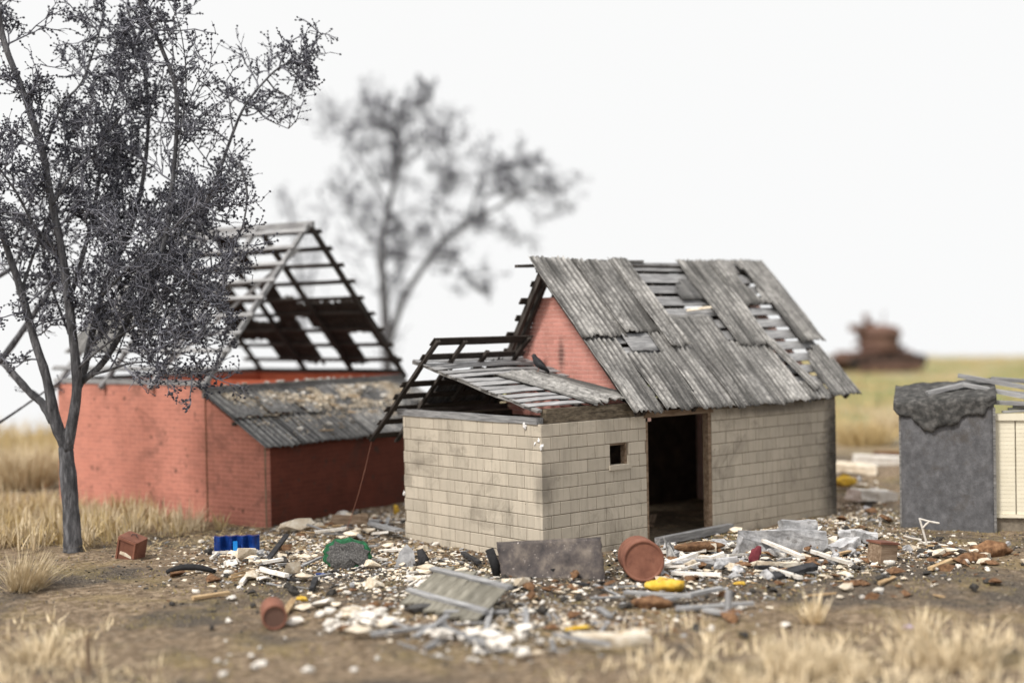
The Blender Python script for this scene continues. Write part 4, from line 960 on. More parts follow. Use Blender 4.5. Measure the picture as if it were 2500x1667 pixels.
KIND = {'plaster_pebble': ('rounded white plaster pebble', 'pebble', PEB), 'plaster_chunk': ('angular cream plaster chunk', 'rubble', CHU), 'white_chunk': ('flat white plaster flake', 'rubble', WCH),
        'rust_flake': ('rusty orange brown flake', 'scrap', RCH), 'dark_clod': ('dark clod of burnt earth', 'clod', DCH), 'grey_chunk': ('broken grey plaster chunk', 'rubble', GCH),
        'wood_splinter': ('tan wood splinter', 'splinter', SPL), 'grey_batten': ('weathered grey batten', 'batten', GST), 'white_stick': ('whitewashed broken stick', 'stick', WST), 'charred_stick': ('charred black stick', 'stick', DST)}
def piece(kind, px, py, size, rz=None, tilt=None, z=0.0, lab=None, thick=1.0):
    word, cat, ms = KIND[kind]; c = at(px, py, .05)
    if in_house(c.x, c.y) or in_red(c.x, c.y) or in_shed(c.x, c.y): return None
    nm = 'plaster_flake' if kind == 'white_chunk' else kind
    mi = R.randrange(len(ms)); o = obj(nm, ms[mi]); st = 'stick' in kind or 'batten' in kind or 'splinter' in kind
    o.location = (c.x, c.y, gz(c.x, c.y) + (size * .05 * thick if st else size * .10) + z)
    o.rotation_euler = (R.uniform(-.25, .25), R.uniform(-.16, .16) if tilt is None else tilt, R.uniform(0, 6.28) if rz is None else rz)
    o.scale = (size, size * (thick if st else R.uniform(.8, 1.15)), size * (thick if st else R.uniform(.8, 1.15)))
    near = sorted(((Vector((c.x, c.y, 0)) - p_).length, k_) for k_, p_ in MARKP.items())
    rel = 'touching' if near[0][0] < .3 else 'beside' if near[0][0] < .65 else 'some way from'
    sh = SHAPE[mi] if not st else ['straight', 'bowed', 'crooked', 'split'][mi]
    w2_ = ('stubby ' if size < .35 else 'short ' if size < .55 else 'lengthy ') if st else size_word(size) + ' '
    if lab is None:
        lab = f'{w2_}{sh} {word} {rel} {near[0][1]}'
        if lab in USED and near[1][0] < 1.6: lab = f'{w2_}{sh} {word} between {near[0][1]} and {near[1][1]}'
        lab = lab.replace(' of burnt earth', '') if len(lab.split()) > 16 else lab
        if len(lab.split()) > 16: lab = lab.replace('rounded ', '').replace('angular ', '').replace('rusty orange brown', 'rusty').replace('the ', '')
        USED.add(lab)
    tag(o, lab, cat, f'{word}s in the yard rubble'); return o
USED = set()
CL = [  # (cx, cy, sx, sy, count, kinds)
    (600, 1370, 90, 40, 46, 'plaster_pebble plaster_chunk white_chunk wood_splinter dark_clod rust_flake white_stick'),
    (760, 1400, 120, 45, 60, 'plaster_pebble plaster_chunk dark_clod wood_splinter grey_batten charred_stick'),
    (860, 1300, 110, 22, 60, 'plaster_chunk wood_splinter white_stick plaster_chunk rust_flake grey_batten dark_clod'),
    (980, 1360, 70, 35, 40, 'plaster_chunk white_stick wood_splinter dark_clod charred_stick plaster_pebble'),
    (900, 1490, 90, 35, 50, 'plaster_pebble plaster_pebble plaster_chunk rust_flake white_chunk'),
    (880, 1525, 60, 18, 34, 'plaster_pebble plaster_pebble white_chunk'),
    (1150, 1540, 150, 45, 60, 'plaster_pebble plaster_pebble plaster_pebble grey_batten dark_clod'),
    (1230, 1580, 60, 22, 26, 'plaster_pebble plaster_pebble white_chunk'),
    (1420, 1480, 120, 45, 50, 'plaster_pebble plaster_pebble rust_flake dark_clod grey_batten'),
    (1380, 1435, 90, 14, 30, 'plaster_pebble plaster_chunk charred_stick rust_flake'),
    (1200, 1420, 80, 35, 34, 'plaster_chunk plaster_pebble dark_clod wood_splinter'),
    (1640, 1390, 90, 40, 70, 'plaster_pebble plaster_chunk white_stick dark_clod rust_flake grey_chunk wood_splinter'),
    (1780, 1370, 90, 40, 80, 'grey_chunk white_stick plaster_chunk dark_clod rust_flake wood_splinter charred_stick'),
    (1940, 1360, 100, 40, 90, 'grey_chunk plaster_chunk wood_splinter rust_flake dark_clod white_chunk plaster_pebble grey_batten'),
    (2100, 1340, 90, 40, 70, 'plaster_chunk grey_chunk rust_flake wood_splinter dark_clod plaster_pebble'),
    (2120, 1420, 130, 35, 40, 'dark_clod plaster_pebble wood_splinter rust_flake plaster_chunk'),
    (2380, 1370, 90, 35, 60, 'rust_flake rust_flake plaster_chunk dark_clod plaster_pebble'),
    (2120, 1190, 50, 60, 70, 'white_chunk plaster_chunk plaster_chunk rust_flake white_stick dark_clod grey_chunk'),
    (640, 1365, 70, 18, 34, 'plaster_chunk white_chunk plaster_chunk grey_chunk rust_flake'), (900, 1288, 80, 14, 40, 'plaster_chunk plaster_chunk wood_splinter grey_batten white_chunk'),
    (1040, 1415, 60, 20, 30, 'plaster_chunk white_chunk white_stick plaster_chunk'), (1680, 1385, 70, 20, 36, 'white_chunk grey_chunk plaster_chunk white_stick'),
    (2020, 1345, 80, 18, 44, 'grey_chunk grey_chunk plaster_chunk wood_splinter rust_flake'), (2330, 1340, 90, 14, 40, 'plaster_chunk rust_flake grey_chunk dark_clod wood_splinter'),
    (1180, 1560, 120, 26, 44, 'plaster_pebble white_chunk plaster_pebble grey_batten'), (870, 1510, 60, 20, 30, 'white_chunk plaster_pebble plaster_chunk'),
    (1750, 1480, 160, 50, 30, 'dark_clod plaster_pebble rust_flake'), (550, 1450, 120, 50, 24, 'plaster_pebble dark_clod'), (700, 1600, 260, 40, 14, 'plaster_pebble')]
for cx, cy, sx, sy, n, ks in CL:
    for _ in range(int(n * .95)):
        kd = R.choice(ks.split())
        if kd in ('charred_stick', 'wood_splinter') and R.random() < .55: kd = R.choice(['plaster_chunk', 'plaster_pebble', 'dark_clod', 'rust_flake'])
        px, py = R.gauss(cx, sx * .75), R.gauss(cy, sy * .75)
        if py < 1150 or (py < 1255 and px < 2020): continue
        if kd in ('wood_splinter', 'grey_batten', 'white_stick', 'charred_stick'): s_ = R.uniform(.18, .55) if R.random() < .8 else R.uniform(.5, .85)
        elif kd == 'plaster_pebble': s_ = .045 + .12 * R.random() ** 2.0
        else: s_ = .09 + .34 * R.random() ** 1.9
        if kd == 'dark_clod': s_ *= .6
        piece(kd, px, py, s_, z=(.03 if sy > 30 else .10) * R.random())
# pieces the photograph shows singly
piece('plaster_chunk', 725, 1300, .75, 2.4, .1, .06, 'long sand coloured wood chunk by the red wall corner')
piece('plaster_chunk', 600, 1362, .62, .4, .1, .08, 'dirt topped white plaster lump by the blue crate')
piece('plaster_chunk', 715, 1400, .42, 1.2, 1.0, .1, 'sandy stone standing upright before the green bag')
for (x0, y0, x1, y1, kd, zz, lab) in [
    (1525, 1427, 1690, 1447, 'grey_batten', .12, 'long grey batten propped on the yellow foam lump'), (1608, 1452, 1762, 1430, 'grey_batten', .10, 'grey batten crossing the propped one beside the yellow lump'),
    (1652, 1480, 1840, 1470, 'grey_batten', .03, 'grey batten lying flat beyond the upright stub'), (1718, 1482, 1800, 1500, 'grey_batten', .03, 'short grey batten at the foot of the upright stub'),
    (1840, 1300, 1960, 1352, 'white_stick', .22, 'whitewashed stick resting against the plaster slab pile'), (1870, 1380, 1955, 1412, 'white_stick', .03, 'slim whitewashed stick lying before the maroon scrap'),
    (1965, 1335, 2075, 1372, 'white_stick', .05, 'long pale plastic strip beside the plaster slab pile'), (860, 1255, 975, 1290, 'grey_batten', .16, 'wide grey board leaning at the house corner'),
    (470, 1450, 560, 1437, 'wood_splinter', .02, 'tan splinter lying alone beyond the black tyre strip'), (905, 1538, 1090, 1515, 'grey_batten', .05, 'long grey batten across the white pebbles'),
    (1085, 1518, 1190, 1570, 'grey_batten', .05, 'grey batten slanting away from the white pebbles'), (1460, 1475, 1490, 1500, 'grey_batten', .02, 'short grey batten before the steel plate'),
    (1130, 1340, 1170, 1372, 'charred_stick', .05, 'charred stick by the end wall'), (1640, 1395, 1760, 1402, 'white_stick', .03, 'white broken strip beside the lying drum'), (650, 1360, 700, 1310, 'charred_stick', .1, 'thin charred stick standing askew by the blue crate'),
    (625, 1368, 690, 1360, 'white_stick', .08, 'flat white strip before the dirt topped lump'), (640, 1385, 700, 1400, 'white_stick', .06, 'white rod in the pile before the green bag'), (2270, 1385, 2330, 1360, 'wood_splinter', .03, 'thin straw coloured splinter before the tar paper shed')]:
    a, b = at(x0, y0, .06 + zz), at(x1, y1, .06 + zz)
    mt = {'grey_batten': 'wood_l', 'white_stick': 'plaster', 'wood_splinter': 'wood_t', 'charred_stick': 'char'}[kd]
    za, zb = gz(a.x, a.y) + .04, gz(b.x, b.y) + .04
    wide = .16 if 'wide' in lab else .075
    tag(beam(kd, None, (a.x, a.y, za + zz * .4), (b.x, b.y, zb + zz * .9), wide, .045, MT[mt]), lab, kd.split('_')[1])
st = at(1775, 1500); tag(beam('grey_batten', None, (st.x, st.y, -.05), (st.x + .05, st.y, .30), .075, .05, MT['wood_l'], up=(1, 0, 0)), 'upright grey batten stub stuck among fallen battens', 'batten')

# ---- lying drum
def drum(name, label, c, axis_, rad, ln, mat, sub=32, endm=None):
    z = Vector(axis_).normalized(); x = z.orthogonal().normalized(); M = Matrix((x, z.cross(x), z)).transposed().to_4x4(); M.translation = Vector(c)
    o = empty(name, (c[0], c[1], c[2]), 0, label, name.split('_')[-1]); I = Matrix.Translation(-Vector(c)) @ M
    pr = [(rad * .98, 0), (rad, .015), (rad * .985, .03)]
    for rib in (.33, .66): pr += [(rad * .985, ln * rib - .04), (rad * 1.02, ln * rib), (rad * .985, ln * rib + .04)]
    pr += [(rad * .985, ln - .03), (rad, ln - .015), (rad * .98, ln)]
    MB().lathe(pr, sub, I).build('body', MT[mat], o, True)
    MB().lathe([(rad * .80, ln - .005), (rad * .80, ln - .02), (rad * .97, ln - .02), (rad * 1.03, ln + .0), (rad * 1.03, ln + .025), (rad * .90, ln + .03), (rad * .86, ln + .004), (rad * .80, ln - .004)][2:7], sub, I).build('rim', MT[mat], o, True)
    MB().lathe([(rad * .87, ln - .01), (rad * .87, ln + .008), (rad * .86, ln + .010)], sub, I).build('end_plate', MT[endm or mat], o)
    return o
dc = at(1570, 1418, 0); rr = .285
toc = (CAM - dc); toc.z = 0; toc.normalize(); ax = (toc + CR * .11 + Vector((0, 0, .07))).normalized()
drum('rusty_drum', 'red brown drum lying with its round end showing, beside yellow foam', Vector((dc.x, dc.y, gz(dc.x, dc.y) + rr * 1.0)) - ax * .72, ax, rr, .80, 'drum')
dc = at(668, 1526, 0); ax = (toc + CR * .32 + Vector((0, 0, -.06))).normalized(); rr = .15
drum('rusty_can', 'small red brown can lying alone in the open yard', Vector((dc.x, dc.y, gz(dc.x, dc.y) + rr * 1.05)) - ax * .2, ax, rr, .40, 'drum', 24, 'tank')
# ---- rusty boxes
def rounded_box(d, ch=.02):
    x, y, z = d[0] / 2, d[1] / 2, d[2]; m_ = MB()
    prof = [(-x + ch, -y), (x - ch, -y), (x, -y + ch), (x, y - ch), (x - ch, y), (-x + ch, y), (-x, y - ch), (-x, -y + ch)]
    return m_.prism(prof, 2, 0, z)
bc = at(318, 1362); bx = empty('rusty_box', (bc.x, bc.y, gz(bc.x, bc.y) - .02), math.atan2(CR.y, CR.x) - .35, 'rusty brown canister with a cream patch, standing in straw', 'canister')
bx.rotation_euler.x = .16; bx.rotation_euler.y = .30
rounded_box((.36, .30, .38)).build('body', MT['drum'], bx)
MB().box((-.17, -.165, .34), (.17, -.13, .38)).box((-.17, -.165, .0), (-.14, -.13, .34)).box((.14, -.165, .0), (.17, -.13, .34)).build('front_rim', MT['drum'], bx)
MB().prism([(-.11, .10), (.12, .09), (.11, .125), (.0, .155), (-.10, .15)], 1, -.156, -.149).build('cream_patch', MT['cream'], bx)
MB().tube([(-.04, 0, .375), (-.05, .03, .40), (.02, .05, .41), (.05, .02, .395), (.09, -.03, .42)], .007, 6).build('handle', MT['char'], bx)
bc = at(2152, 1368); bx = empty('rusty_box', (bc.x, bc.y, gz(bc.x, bc.y) - .03), math.atan2(CR.y, CR.x) + .45, 'brown metal box with pinkish lid before the tar paper shed', 'box')
bx.rotation_euler.y = .12
rounded_box((.34, .30, .30)).build('body', MT['wood_b'], bx); MB().cbox((0, 0, .315), (.37, .33, .03)).build('lid', MT['drum'], bx)
# ---- steel plate leaning at the corner
pa, pb = at(1228, 1415), at(1480, 1420)
pt = [hit(1211, 1322, Vector((pa.x, pa.y, 0)) + CD * .22, CD), hit(1467, 1311, Vector((pb.x, pb.y, 0)) + CD * .22, CD)]
pa.z = gz(pa.x, pa.y) - .12; pb.z = gz(pb.x, pb.y) - .12
n_ = (pb - pa).cross(pt[0] - pa).normalized(); v = []; nu, nw = 22, 12
for j in range(nw + 1):
    for i in range(nu + 1):
        a, b = i / nu, j / nw; p = pa.lerp(pb, a).lerp(pt[0].lerp(pt[1], a), b)
        d_ = .035 * fbm(a * 2.2, b * 1.6, 7.7, 3) + .05 * max(0, a + b - 1.75) * 4 * .3 - .05 * max(0, (1 - a) + b - 1.8)
        if j == nw: p += (pt[0] - pa).normalized() * (.012 * fbm(a * 12, 2, 1, 3))
        if i in (0, nu): p += (pb - pa).normalized() * (.016 * fbm(b * 9, i, 4, 3))
        v.append(p + n_ * d_)
f = [(j * (nu + 1) + i, j * (nu + 1) + i + 1, (j + 1) * (nu + 1) + i + 1, (j + 1) * (nu + 1) + i) for j in range(nw) for i in range(nu)]
o = obj('steel_plate', mesh('steel_plate', v, f, MT['steel'], True)); md = o.modifiers.new('t', 'SOLIDIFY'); md.thickness = .022; md.offset = 0
tag(o, 'stained dark steel plate leaning against the house corner', 'plate')
# ---- plank hatch lying on the rubble
hBL, hBR, hTR, hTL = at(985, 1468, .05), at(1158, 1520, .05), at(1256, 1420, .30), at(1080, 1382, .30)
PHt = empty('plank_hatch', (hBL.x, hBL.y, 0), 0, 'grey plank hatch with two cross battens lying tilted on the rubble', 'hatch')
O_h = Vector((hBL.x, hBL.y, 0)); hX, hY = hBR - hBL, hTL - hBL; Zh = hX.cross(hY).normalized()
def hp(a, b, h=0): return hBL - O_h + hX * a + hY * b + Zh * h
for i in range(6):
    a = (i + .5) / 6
    beam('plank', PHt, hp(a, R.uniform(-.05, .03)), hp(a + R.uniform(-.01, .01), 1 + R.uniform(-.05, .04)), hX.length / 6 - (.022 if i != 2 else .05), .03, MT['wood_h'], up=Zh)
for yy in (.22, .84):
    beam('cross_batten', PHt, hp(-.06, yy, .036), hp(1.05, yy + .02, .036), .085, .04, MT['wood_l'], up=Zh)
# ---- stone under the hatch
sc_ = at(1195, 1475); o = obj('stone', hull_mesh('stone', 16, 5, MT['cream'], (1, .8, .7))); o.scale = (.5, .45, .45); o.location = (sc_.x, sc_.y, .12); tag(o, 'pale stone propping the end of the plank hatch', 'stone')
sc_ = at(1040, 1490); o = obj('stone', hull_mesh('stone', 16, 6, MT['ash'], (1.3, .8, .4))); o.scale = (.6, .5, .4); o.location = (sc_.x, sc_.y, .05); tag(o, 'flat dark stone under the plank hatch', 'stone')
# ---- yellow foam, sponge, and small coloured litter
def lump(name, label, cat, px, py, size, mat, fl, seed, rz=0, z=.0, tilt=0):
    c = at(px, py); o = obj(name, pebble_mesh(name, seed, MT[mat], fl, 3, .45)); o.scale = (size,) * 3; o.location = (c.x, c.y, gz(c.x, c.y) + size * fl[2] * .35 + z); o.rotation_euler = (0, tilt, rz); tag(o, label, cat); return o
yz = math.atan2(CR.y, CR.x)
lump('foam_lump', 'yellow foam lump in front of the lying drum', 'foam', 1622, 1440, .52, 'yellow', (1, .6, .42), 3, yz)
lump('foam_scrap', 'tiny bright yellow foam scrap in the yard beyond the battens', 'foam', 1805, 1432, .17, 'yellow', (1, .7, .35), 4, yz)
lump('foam_lump', 'yellow foam lump in the gap beside the tar paper shed', 'foam', 2060, 1192, .55, 'yellow', (1, .6, .4), 5, yz + .3, .1)
lump('foam_scrap', 'dull yellow scrap near the small can', 'foam', 737, 1465, .15, 'yellow', (1, .6, .5), 6, yz)
lump('foam_scrap', 'thin yellow strip in the open yard by the long plaster slab', 'foam', 1415, 1540, .34, 'yellow', (1, .25, .2), 7, yz + .3)
lump('leather_scrap', 'brown leathery scrap in front of the yellow lump', 'scrap', 1592, 1482, .46, 'rust', (1, .7, .35), 8, yz)
lump('plastic_chip', 'lilac plastic chip lying in the grass', 'chip', 2215, 1535, .15, 'lilac', (1, .5, .4), 9, yz)
lump('plastic_chip', 'blue plastic chip on dark soil before the green bag', 'chip', 785, 1405, .16, 'blue', (1, .5, .35), 10, yz)
lump('maroon_scrap', 'maroon painted scrap standing in the rubble', 'scrap', 1845, 1378, .26, 'maroon', (.6, .25, 1), 11, yz, .05, .4)
lump('rusty_scrap', 'large rusty orange scrap heap before the cream shed', 'scrap', 2420, 1352, .62, 'rust', (1, .5, .4), 12, yz)
lump('rusty_scrap', 'smaller rusty scrap heap before the tar paper shed', 'scrap', 2375, 1372, .42, 'rust', (1, .6, .4), 13, yz)
lump('rusty_log', 'dark rusty log lying across the doorway front', 'log', 1705, 1362, .8, 'rust', (1, .22, .2), 14, yz + .25, .05)
lump('yellow_tag', 'ochre scrap at the foot of the house end wall', 'scrap', 968, 1258, .2, 'yellow', (.6, .3, 1), 15, yz)
# ---- blue crate piece
bc = at(578, 1352); bl = empty('blue_crate', (bc.x, bc.y, gz(bc.x, bc.y) + .06), yz + .12, 'broken blue plastic crate lying in the rubble by straw', 'crate')
prof = []
for i in range(41):
    t = i / 40; prof.append((-.36 + .72 * t, .05 * math.cos(t * math.pi * 2 * 4) * (1 if i % 2 == 0 else .9)))
pp = prof + [(x_, y_ + .10) for x_, y_ in prof[::-1]]
MB().prism(pp, 2, 0, .24).build('body', MT['blue'], bl); MB().box((-.05, -.085, .02), (.02, -.055, .17)).build('light_panel', MT['blue_l'], bl)
MB().box((-.38, -.09, -.02), (.34, -.06, .02)).build('bottom_rail', MT['plaster'], bl)
MB().box((-.38, -.07, -.14), (-.24, .02, -.025)).build('broken_corner', MT['blue_l'], bl)
# ---- green bag with ash
gc = at(848, 1378); gb_ = empty('green_bag', (gc.x, gc.y, gz(gc.x, gc.y)), yz, 'torn green plastic bag packed with grey ash gravel', 'bag')
q = random.Random(3); ring = []; n_ = 30
for i in range(n_):
    a = 2 * math.pi * i / n_; r_ = 1 + .09 * q.uniform(-1, 1); ring.append((math.cos(a) * .36 * r_, math.sin(a) * .23 * r_ + .20))
def loft(mb_, layers):
    n0 = len(layers[0]); v = [p for l_ in layers for p in l_]; f = []
    for k_ in range(len(layers) - 1):
        for i in range(n0): f.append((k_ * n0 + i, k_ * n0 + (i + 1) % n0, (k_ + 1) * n0 + (i + 1) % n0, (k_ + 1) * n0 + i))
    f += [tuple(range(n0))[::-1], tuple(range((len(layers) - 1) * n0, len(layers) * n0))]; return mb_.add(v, f)
lay_ = [[(x_ * s_, y0 + .25 * (z_ - .2), .20 + (z_ - .20) * s_) for x_, z_ in ring] for s_, y0 in ((.75, .22), (1.0, .10), (1.03, -.02), (.95, -.055))]
loft(MB(), lay_).build('bag_skin', MT['green'], gb_)
rg2 = [(x_ * (k_r := q.uniform(.84, 1.12)), .2 + (z_ - .2) * k_r) for x_, z_ in ring]; ring = rg2
lay_ = [[(x_ * s_ + .012 * q.uniform(-1, 1), y0 + .25 * (z_ - .2), .20 + (z_ - .20) * s_ + .008 * q.uniform(-1, 1)) for x_, z_ in ring] for s_, y0 in ((.90, -.03), (.86, -.075), (.6, -.092), (.3, -.098))]
loft(MB(), lay_).build('ash_filling', MT['ash'], gb_)
# ---- tyre strip, pipe stump, crumpled tin, wire frame
tcn = at(465, 1405); pts = []
for i in range(13):
    t = -1 + 2 * i / 12; pts.append(Vector((tcn.x, tcn.y, gz(tcn.x, tcn.y) + .03)) + CR * (t * .36) + Vector((0, 0, .08 * (1 - t * t))) + CD * (.05 * t * t))
tag(MB().tube(pts, [.03 + .02 * math.sin(math.pi * i / 12) for i in range(13)], 7).build('tyre_strip', MT['rubber'], None, True), 'curved black tyre strip on bare soil', 'tyre')
pc = at(1218, 1408); tag(MB().tube([Vector((pc.x, pc.y, -.02)), Vector((pc.x, pc.y, .2)) - CR * .06, Vector((pc.x, pc.y, .40)) - CR * .13], [.075, .07, .065], 12).build('pipe_stump', MT['rubber'], None, True), 'short black pipe stump beside the steel plate', 'pipe')
pc = at(1030, 1385); tag(MB().tube([Vector((pc.x, pc.y, .0)), Vector((pc.x, pc.y, .12)) + CR * .03, Vector((pc.x, pc.y, .26)) - CR * .03 + CD * .05], [.07, .085, .05], 9).build('charred_stump', MT['char'], None, True), 'charred stump at the foot of the end wall', 'stump')
pc = at(990, 1382); o = MB().prism([(-.16, 0), (.16, 0), (.10, .26), (-.02, .36), (-.12, .22)], 1, -.012, .012).build('tin_plate', MT['grey']); o.location = (pc.x, pc.y, -.02); o.rotation_euler = (-.35, .1, yz); tag(o, 'bent pale tin plate leaning at the end wall foot', 'plate')
pc = at(1626, 1385); o = sheet('crumpled_tin', None, (0, 0, 0), (1, 0, 0), (0, .35, 1), .30, .42, MT['tin'], seed=71, pitch=.08, amp=.025, rag=(.1, .08), bendf=lambda x_, t: .12 * math.sin(x_ * 3 + t * 2)); o.matrix_basis = Matrix.Translation((pc.x, pc.y, -.03)) @ Matrix.Rotation(yz + .5, 4, 'Z') @ o.matrix_basis; tag(o, 'crumpled corrugated tin scrap standing by the door jamb', 'tin')
wc = at(2262, 1330); wf = empty('wire_frame', (wc.x, wc.y, gz(wc.x, wc.y)), yz, 'bent white wire frame sticking up before the tar paper shed', 'frame')
for a, b in (((-.12, 0, .10), (.02, 0, .0)), ((.02, 0, -.02), (-.10, .02, .44)), ((-.10, .02, .43), (.20, -.02, .36)), ((-.06, .01, .28), (.05, 0, .39)), ((-.35, .05, .16), (-.08, 0, .10)), ((-.14, 0, .04), (.14, .02, .05)), ((.12, .0, .06), (.34, 0, -.01))):
    MB().tube([a, ((Vector(a) + Vector(b)) / 2 + Vector((0, 0, R.uniform(-.012, .012)))), b], .017, 6).build('rod', MT['plaster'], wf)
# ---- plaster slab pile at the front wall
SLABS = [('long white plaster slab lying apart in the open yard', 1490, 1572, (.86, .28, .14), .22, .06, .05, 'cream')]
def slab(label, px, py, d, rz, tilt, z, mat='grey', tx=0):
    c = at(px, py); bm = bmesh.new(); bmesh.ops.create_cube(bm, size=1)
    bmesh.ops.subdivide_edges(bm, edges=bm.edges, cuts=4, use_grid_fill=True)
    q = random.Random(int(px)); sd_ = px * .1
    for v_ in bm.verts:
        v_.co = Vector((v_.co.x * d[0], v_.co.y * d[1], v_.co.z * d[2])); v_.co += mn.noise_vector(v_.co * 3.2 + Vector((sd_, 0, 0))) * .04 + mn.noise_vector(v_.co * 9 + Vector((sd_, 3, 0))) * .032
    me = bpy.data.meshes.new('plaster_slab'); bm.to_mesh(me); bm.free(); me.materials.append(MT[mat])
    o = obj('plaster_slab', me); o.location = (c.x, c.y, gz(c.x, c.y) + z); o.rotation_euler = (tx, tilt, rz); tag(o, label, 'slab'); return o
for a_ in SLABS: slab(a_[0], a_[1], a_[2], a_[3], yz + a_[4], a_[5], a_[6], a_[7])
slab('long grey plaster slab standing on edge before the block wall', 1910, 1352, (1.35, .14, .40), yz + .02, .02, .14)
slab('broken white plaster block sitting on the long slab', 1950, 1345, (.55, .24, .15), yz - .05, .03, .36, 'grey')
slab('grey plaster slab tipped beside the long one', 1830, 1360, (.45, .16, .30), yz + .3, .5, .05)
slab('tilted grey plaster slab beyond the brown metal box', 2062, 1352, (.42, .30, .12), yz + .4, -.35, .14)
slab('second tilted grey plaster slab beside the brown metal box', 2110, 1330, (.36, .25, .14), yz + .2, .3, .12)
slab('flat pale plaster slab behind the brown metal box', 2095, 1322, (.6, .28, .10), yz - .1, .08, .10, 'grey')
slab('sloping white plaster slab at the end of the pile', 2035, 1345, (.5, .2, .10), yz - .1, .35, .12, 'cream')
slab('cream plaster bar with ribbed face in the rubble', 1900, 1392, (.58, .16, .14), yz + .1, .02, .06, 'cream')
slab('charred board under the ribbed plaster bar', 1925, 1408, (.8, .3, .06), yz + .5, -.12, .05, 'char')
slab('spotted grey plaster bar lying before the doorway', 1730, 1388, (.85, .12, .12), yz + .05, -.03, .06)
slab('small cream plaster brick before the doorway', 1725, 1360, (.28, .14, .12), yz, .0, .10, 'cream')
slab('brown board leaning at the red wall', 855, 1300, (.62, .05, .34), yz - .12, .02, .12, 'wood_b', -.3)
slab('white plaster slab in the gap beside the tar paper shed', 2130, 1225, (.9, .5, .2), yz + .4, .1, .12, 'plaster')
slab('cream plaster slab in the gap beside the tar paper shed', 2090, 1160, (.9, .5, .2), yz - .2, .1, .12, 'cream')
slab('long white plaster slab far in the gap between house and shed', 2150, 1135, (1.3, .4, .2), yz, .05, .12, 'plaster')
slab('orange rusty plate far in the gap between house and shed', 2175, 1128, (.8, .3, .12), yz, .05, .2, 'rust')
# ---- rubble on the lean-to roof
def on_lean(a, s_, h=0): return B.matrix_basis @ (LO + Vector((a, 0, 0)) + LS * s_ + LN * h)
LP = [(PEB, 'plaster_pebble', 'white plaster pebble', 'pebble'), (CHU, 'plaster_chunk', 'cream plaster chunk', 'rubble'), (WCH, 'plaster_flake', 'white plaster flake', 'rubble'), (SPL, 'wood_splinter', 'tan splinter', 'splinter')]
B.matrix_basis = Matrix.Translation(RP) @ Matrix.Rotation(RA, 4, 'Z')
for i in range(110):
    a = R.uniform(.35, 5.2); s_ = 1.62 - abs(R.gauss(0, .42)) if R.random() < .8 else R.uniform(.1, .8)
    if not .1 < s_ < 1.72 or (a < 1.2 and s_ < .9): continue
    ms, nm, word, cat = R.choice(LP); sz = R.uniform(.05, .15) * (2.2 if ms is SPL else 1)
    o = obj(nm, R.choice(ms)); o.location = on_lean(a, s_, (.10 if s_ > .85 else .05) + sz * .1); o.rotation_euler = (.45, 0, R.uniform(0, 6.3)); o.scale = (sz,) * 3
    vi = [q_m.name for q_m in ms].index(o.data.name)
    wh = 'up against the fascia board' if s_ > 1.45 else 'halfway up the lean-to roof' if s_ > .85 else 'low on the lean-to roof'
    wx = 'near its torn end' if a < 1.4 else 'mid-way along' if a < 3 else 'by the beige house side'
    tag(o, f'{"tiny" if sz < .075 else "small" if sz < .1 else "larger" if sz < .125 else "largest"} {SHAPE[vi]} {word} {wh} {wx}', cat, f'{word}s on the lean-to roof')
v, f = [], []
for i in range(9000):
    a = R.uniform(.3, 5.5); s_ = 1.72 - abs(R.gauss(0, .5))
    if s_ < .08 or fbm(a * 1.5, s_ * 2, 4, 3) < -.12: continue
    p = on_lean(a, s_, .065 if s_ > .85 else .025); z_ = R.uniform(.01, .05); k_ = len(v)
    v += [p + Vector((R.uniform(-1, 1), R.uniform(-1, 1), R.uniform(0, 1))) * z_ for _ in range(4)]; f += [(k_, k_ + 1, k_ + 2), (k_, k_ + 2, k_ + 3), (k_, k_ + 3, k_ + 1), (k_ + 1, k_ + 3, k_ + 2)]
tag(obj('roof_crumbs', mesh('roof_crumbs', v, f, MT['cream'])), 'pale plaster crumbs over the lean-to roof', 'crumbs', kind='stuff')
for i in range(26):
    a = R.uniform(.4, 5.2); sz = R.uniform(.06, .14); ms, nm, word, cat = R.choice(LP[:3]); o = obj(nm, R.choice(ms)); o.location = B.matrix_basis @ Vector((a, RD0 - .005, ZS + .20 + sz * .15)); o.scale = (sz,) * 3
    o.rotation_euler = (0, 0, R.uniform(0, 6)); tag(o, f'{"tiny" if sz < .08 else "small" if sz < .11 else "larger"} {SHAPE[i % 6]} {word} balanced on the fascia board', cat, f'{word}s on the fascia board')
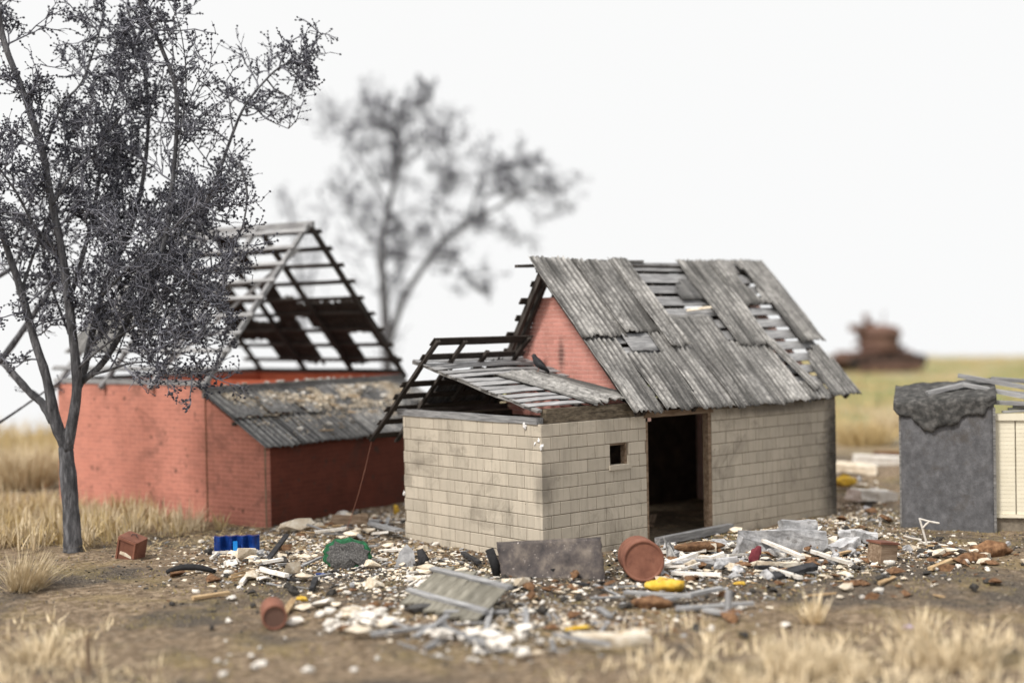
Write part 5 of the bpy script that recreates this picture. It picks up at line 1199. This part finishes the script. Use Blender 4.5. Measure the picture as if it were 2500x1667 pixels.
# ---- bird on the annex roof
bp_ = npz(1.60, 1.86, .10); bd_ = empty('pigeon', bp_, 0, 'dark grey pigeon perched on the annex roof sheet', 'bird')
hd = (-CR * .9 + Vector((0, 0, 0))).normalized()
def bq(a, z, s_=0): return hd * a + Vector((0, 0, z)) + CD * s_
MB().tube([bq(-.17, -.04), bq(-.12, .01), bq(-.06, .06), bq(.0, .115), bq(.045, .17), bq(.062, .205), bq(.075, .235), bq(.082, .262), bq(.08, .28)], [.012, .03, .058, .072, .062, .044, .040, .034, .010], 12).build('body', MT['bird'], bd_, True)
MB().tube([bq(.10, .250), bq(.135, .243)], [.011, .003], 6).build('beak', MT['char'], bd_)
for s_ in (-1, 1):
    MB().tube([bq(.03, .15, s_ * .055), bq(-.04, .09, s_ * .066), bq(-.12, .03, s_ * .045), bq(-.18, -.025, s_ * .02)], [.014, .034, .022, .005], 8).build('wing', MT['bird'], bd_, True)
    MB().tube([bq(.0, .06, s_ * .03), bq(.01, -.01, s_ * .03), bq(.04, -.018, s_ * .03)], [.008, .006, .004], 5).build('leg', MT['drum'], bd_)
# ---- wire hanging off the rafter foot, cotton wisps on the corner
w0 = fp(-.12, .02, 0); w1_ = at(842, 1302, .1); wl = [w0.lerp(w1_, i / 8) + Vector((0, 0, -.12 * math.sin(math.pi * i / 8))) for i in range(9)]
tag(MB().tube(wl, .006, 5).build('hanging_wire', MT['drum']), 'thin reddish wire hanging from the annex rafter foot', 'wire')
for (x_, y_, z_, sz, seed) in ((-.005, .36, 2.08, .10, 1), (-.004, .05, 1.86, .06, 2), (.0, -.004, 1.76, .08, 3), (-.004, .14, 1.80, .05, 4), (-.004, 3.5, .78, .06, 5)):
    o = obj('cotton_wisp', pebble_mesh('cotton_wisp', seed, MT['fluff'], (.4, .7, 1), 3, 1.1)); o.location = (x_, y_, z_); o.scale = (sz,) * 3
    tag(o, {1: 'white cotton wisp stuck under the wall plate', 5: 'white cotton wisp on the far edge of the end wall'}.get(seed, 'white cotton wisp stuck on the house corner'), 'wisp', 'cotton wisps on the block house')
# ---- sticks on the shed roofs
kz = K.rotation_euler.z; KM = Matrix.Translation(K.location) @ Matrix.Rotation(kz, 4, 'Z')
for i, (a, b, lab) in enumerate([((.42, .25, 2.30), (1.02, .5, 2.44), 'short grey stick raised on the felt roof'), ((1.0, .5, 2.45), (2.6, .1, 2.12), 'long grey stick sloping down from the felt roof'), ((.95, .8, 2.58), (2.9, .5, 2.22), 'long grey stick behind the sloping one on the felt roof'),
                                 ((1.5, .9, 2.52), (3.0, .85, 2.40), 'far grey stick lying over both shed roofs'), ((1.45, .2, 2.16), (2.6, .3, 2.10), 'grey stick at the edge of the felt roof'), ((1.3, .5, 2.35), (2.8, .3, 2.2), 'grey stick wedged between the longer ones on the felt roof')]):
    tag(beam('roof_stick', None, KM @ Vector(a), KM @ Vector(b), .13, .07, MT['wood_l']), lab, 'stick')
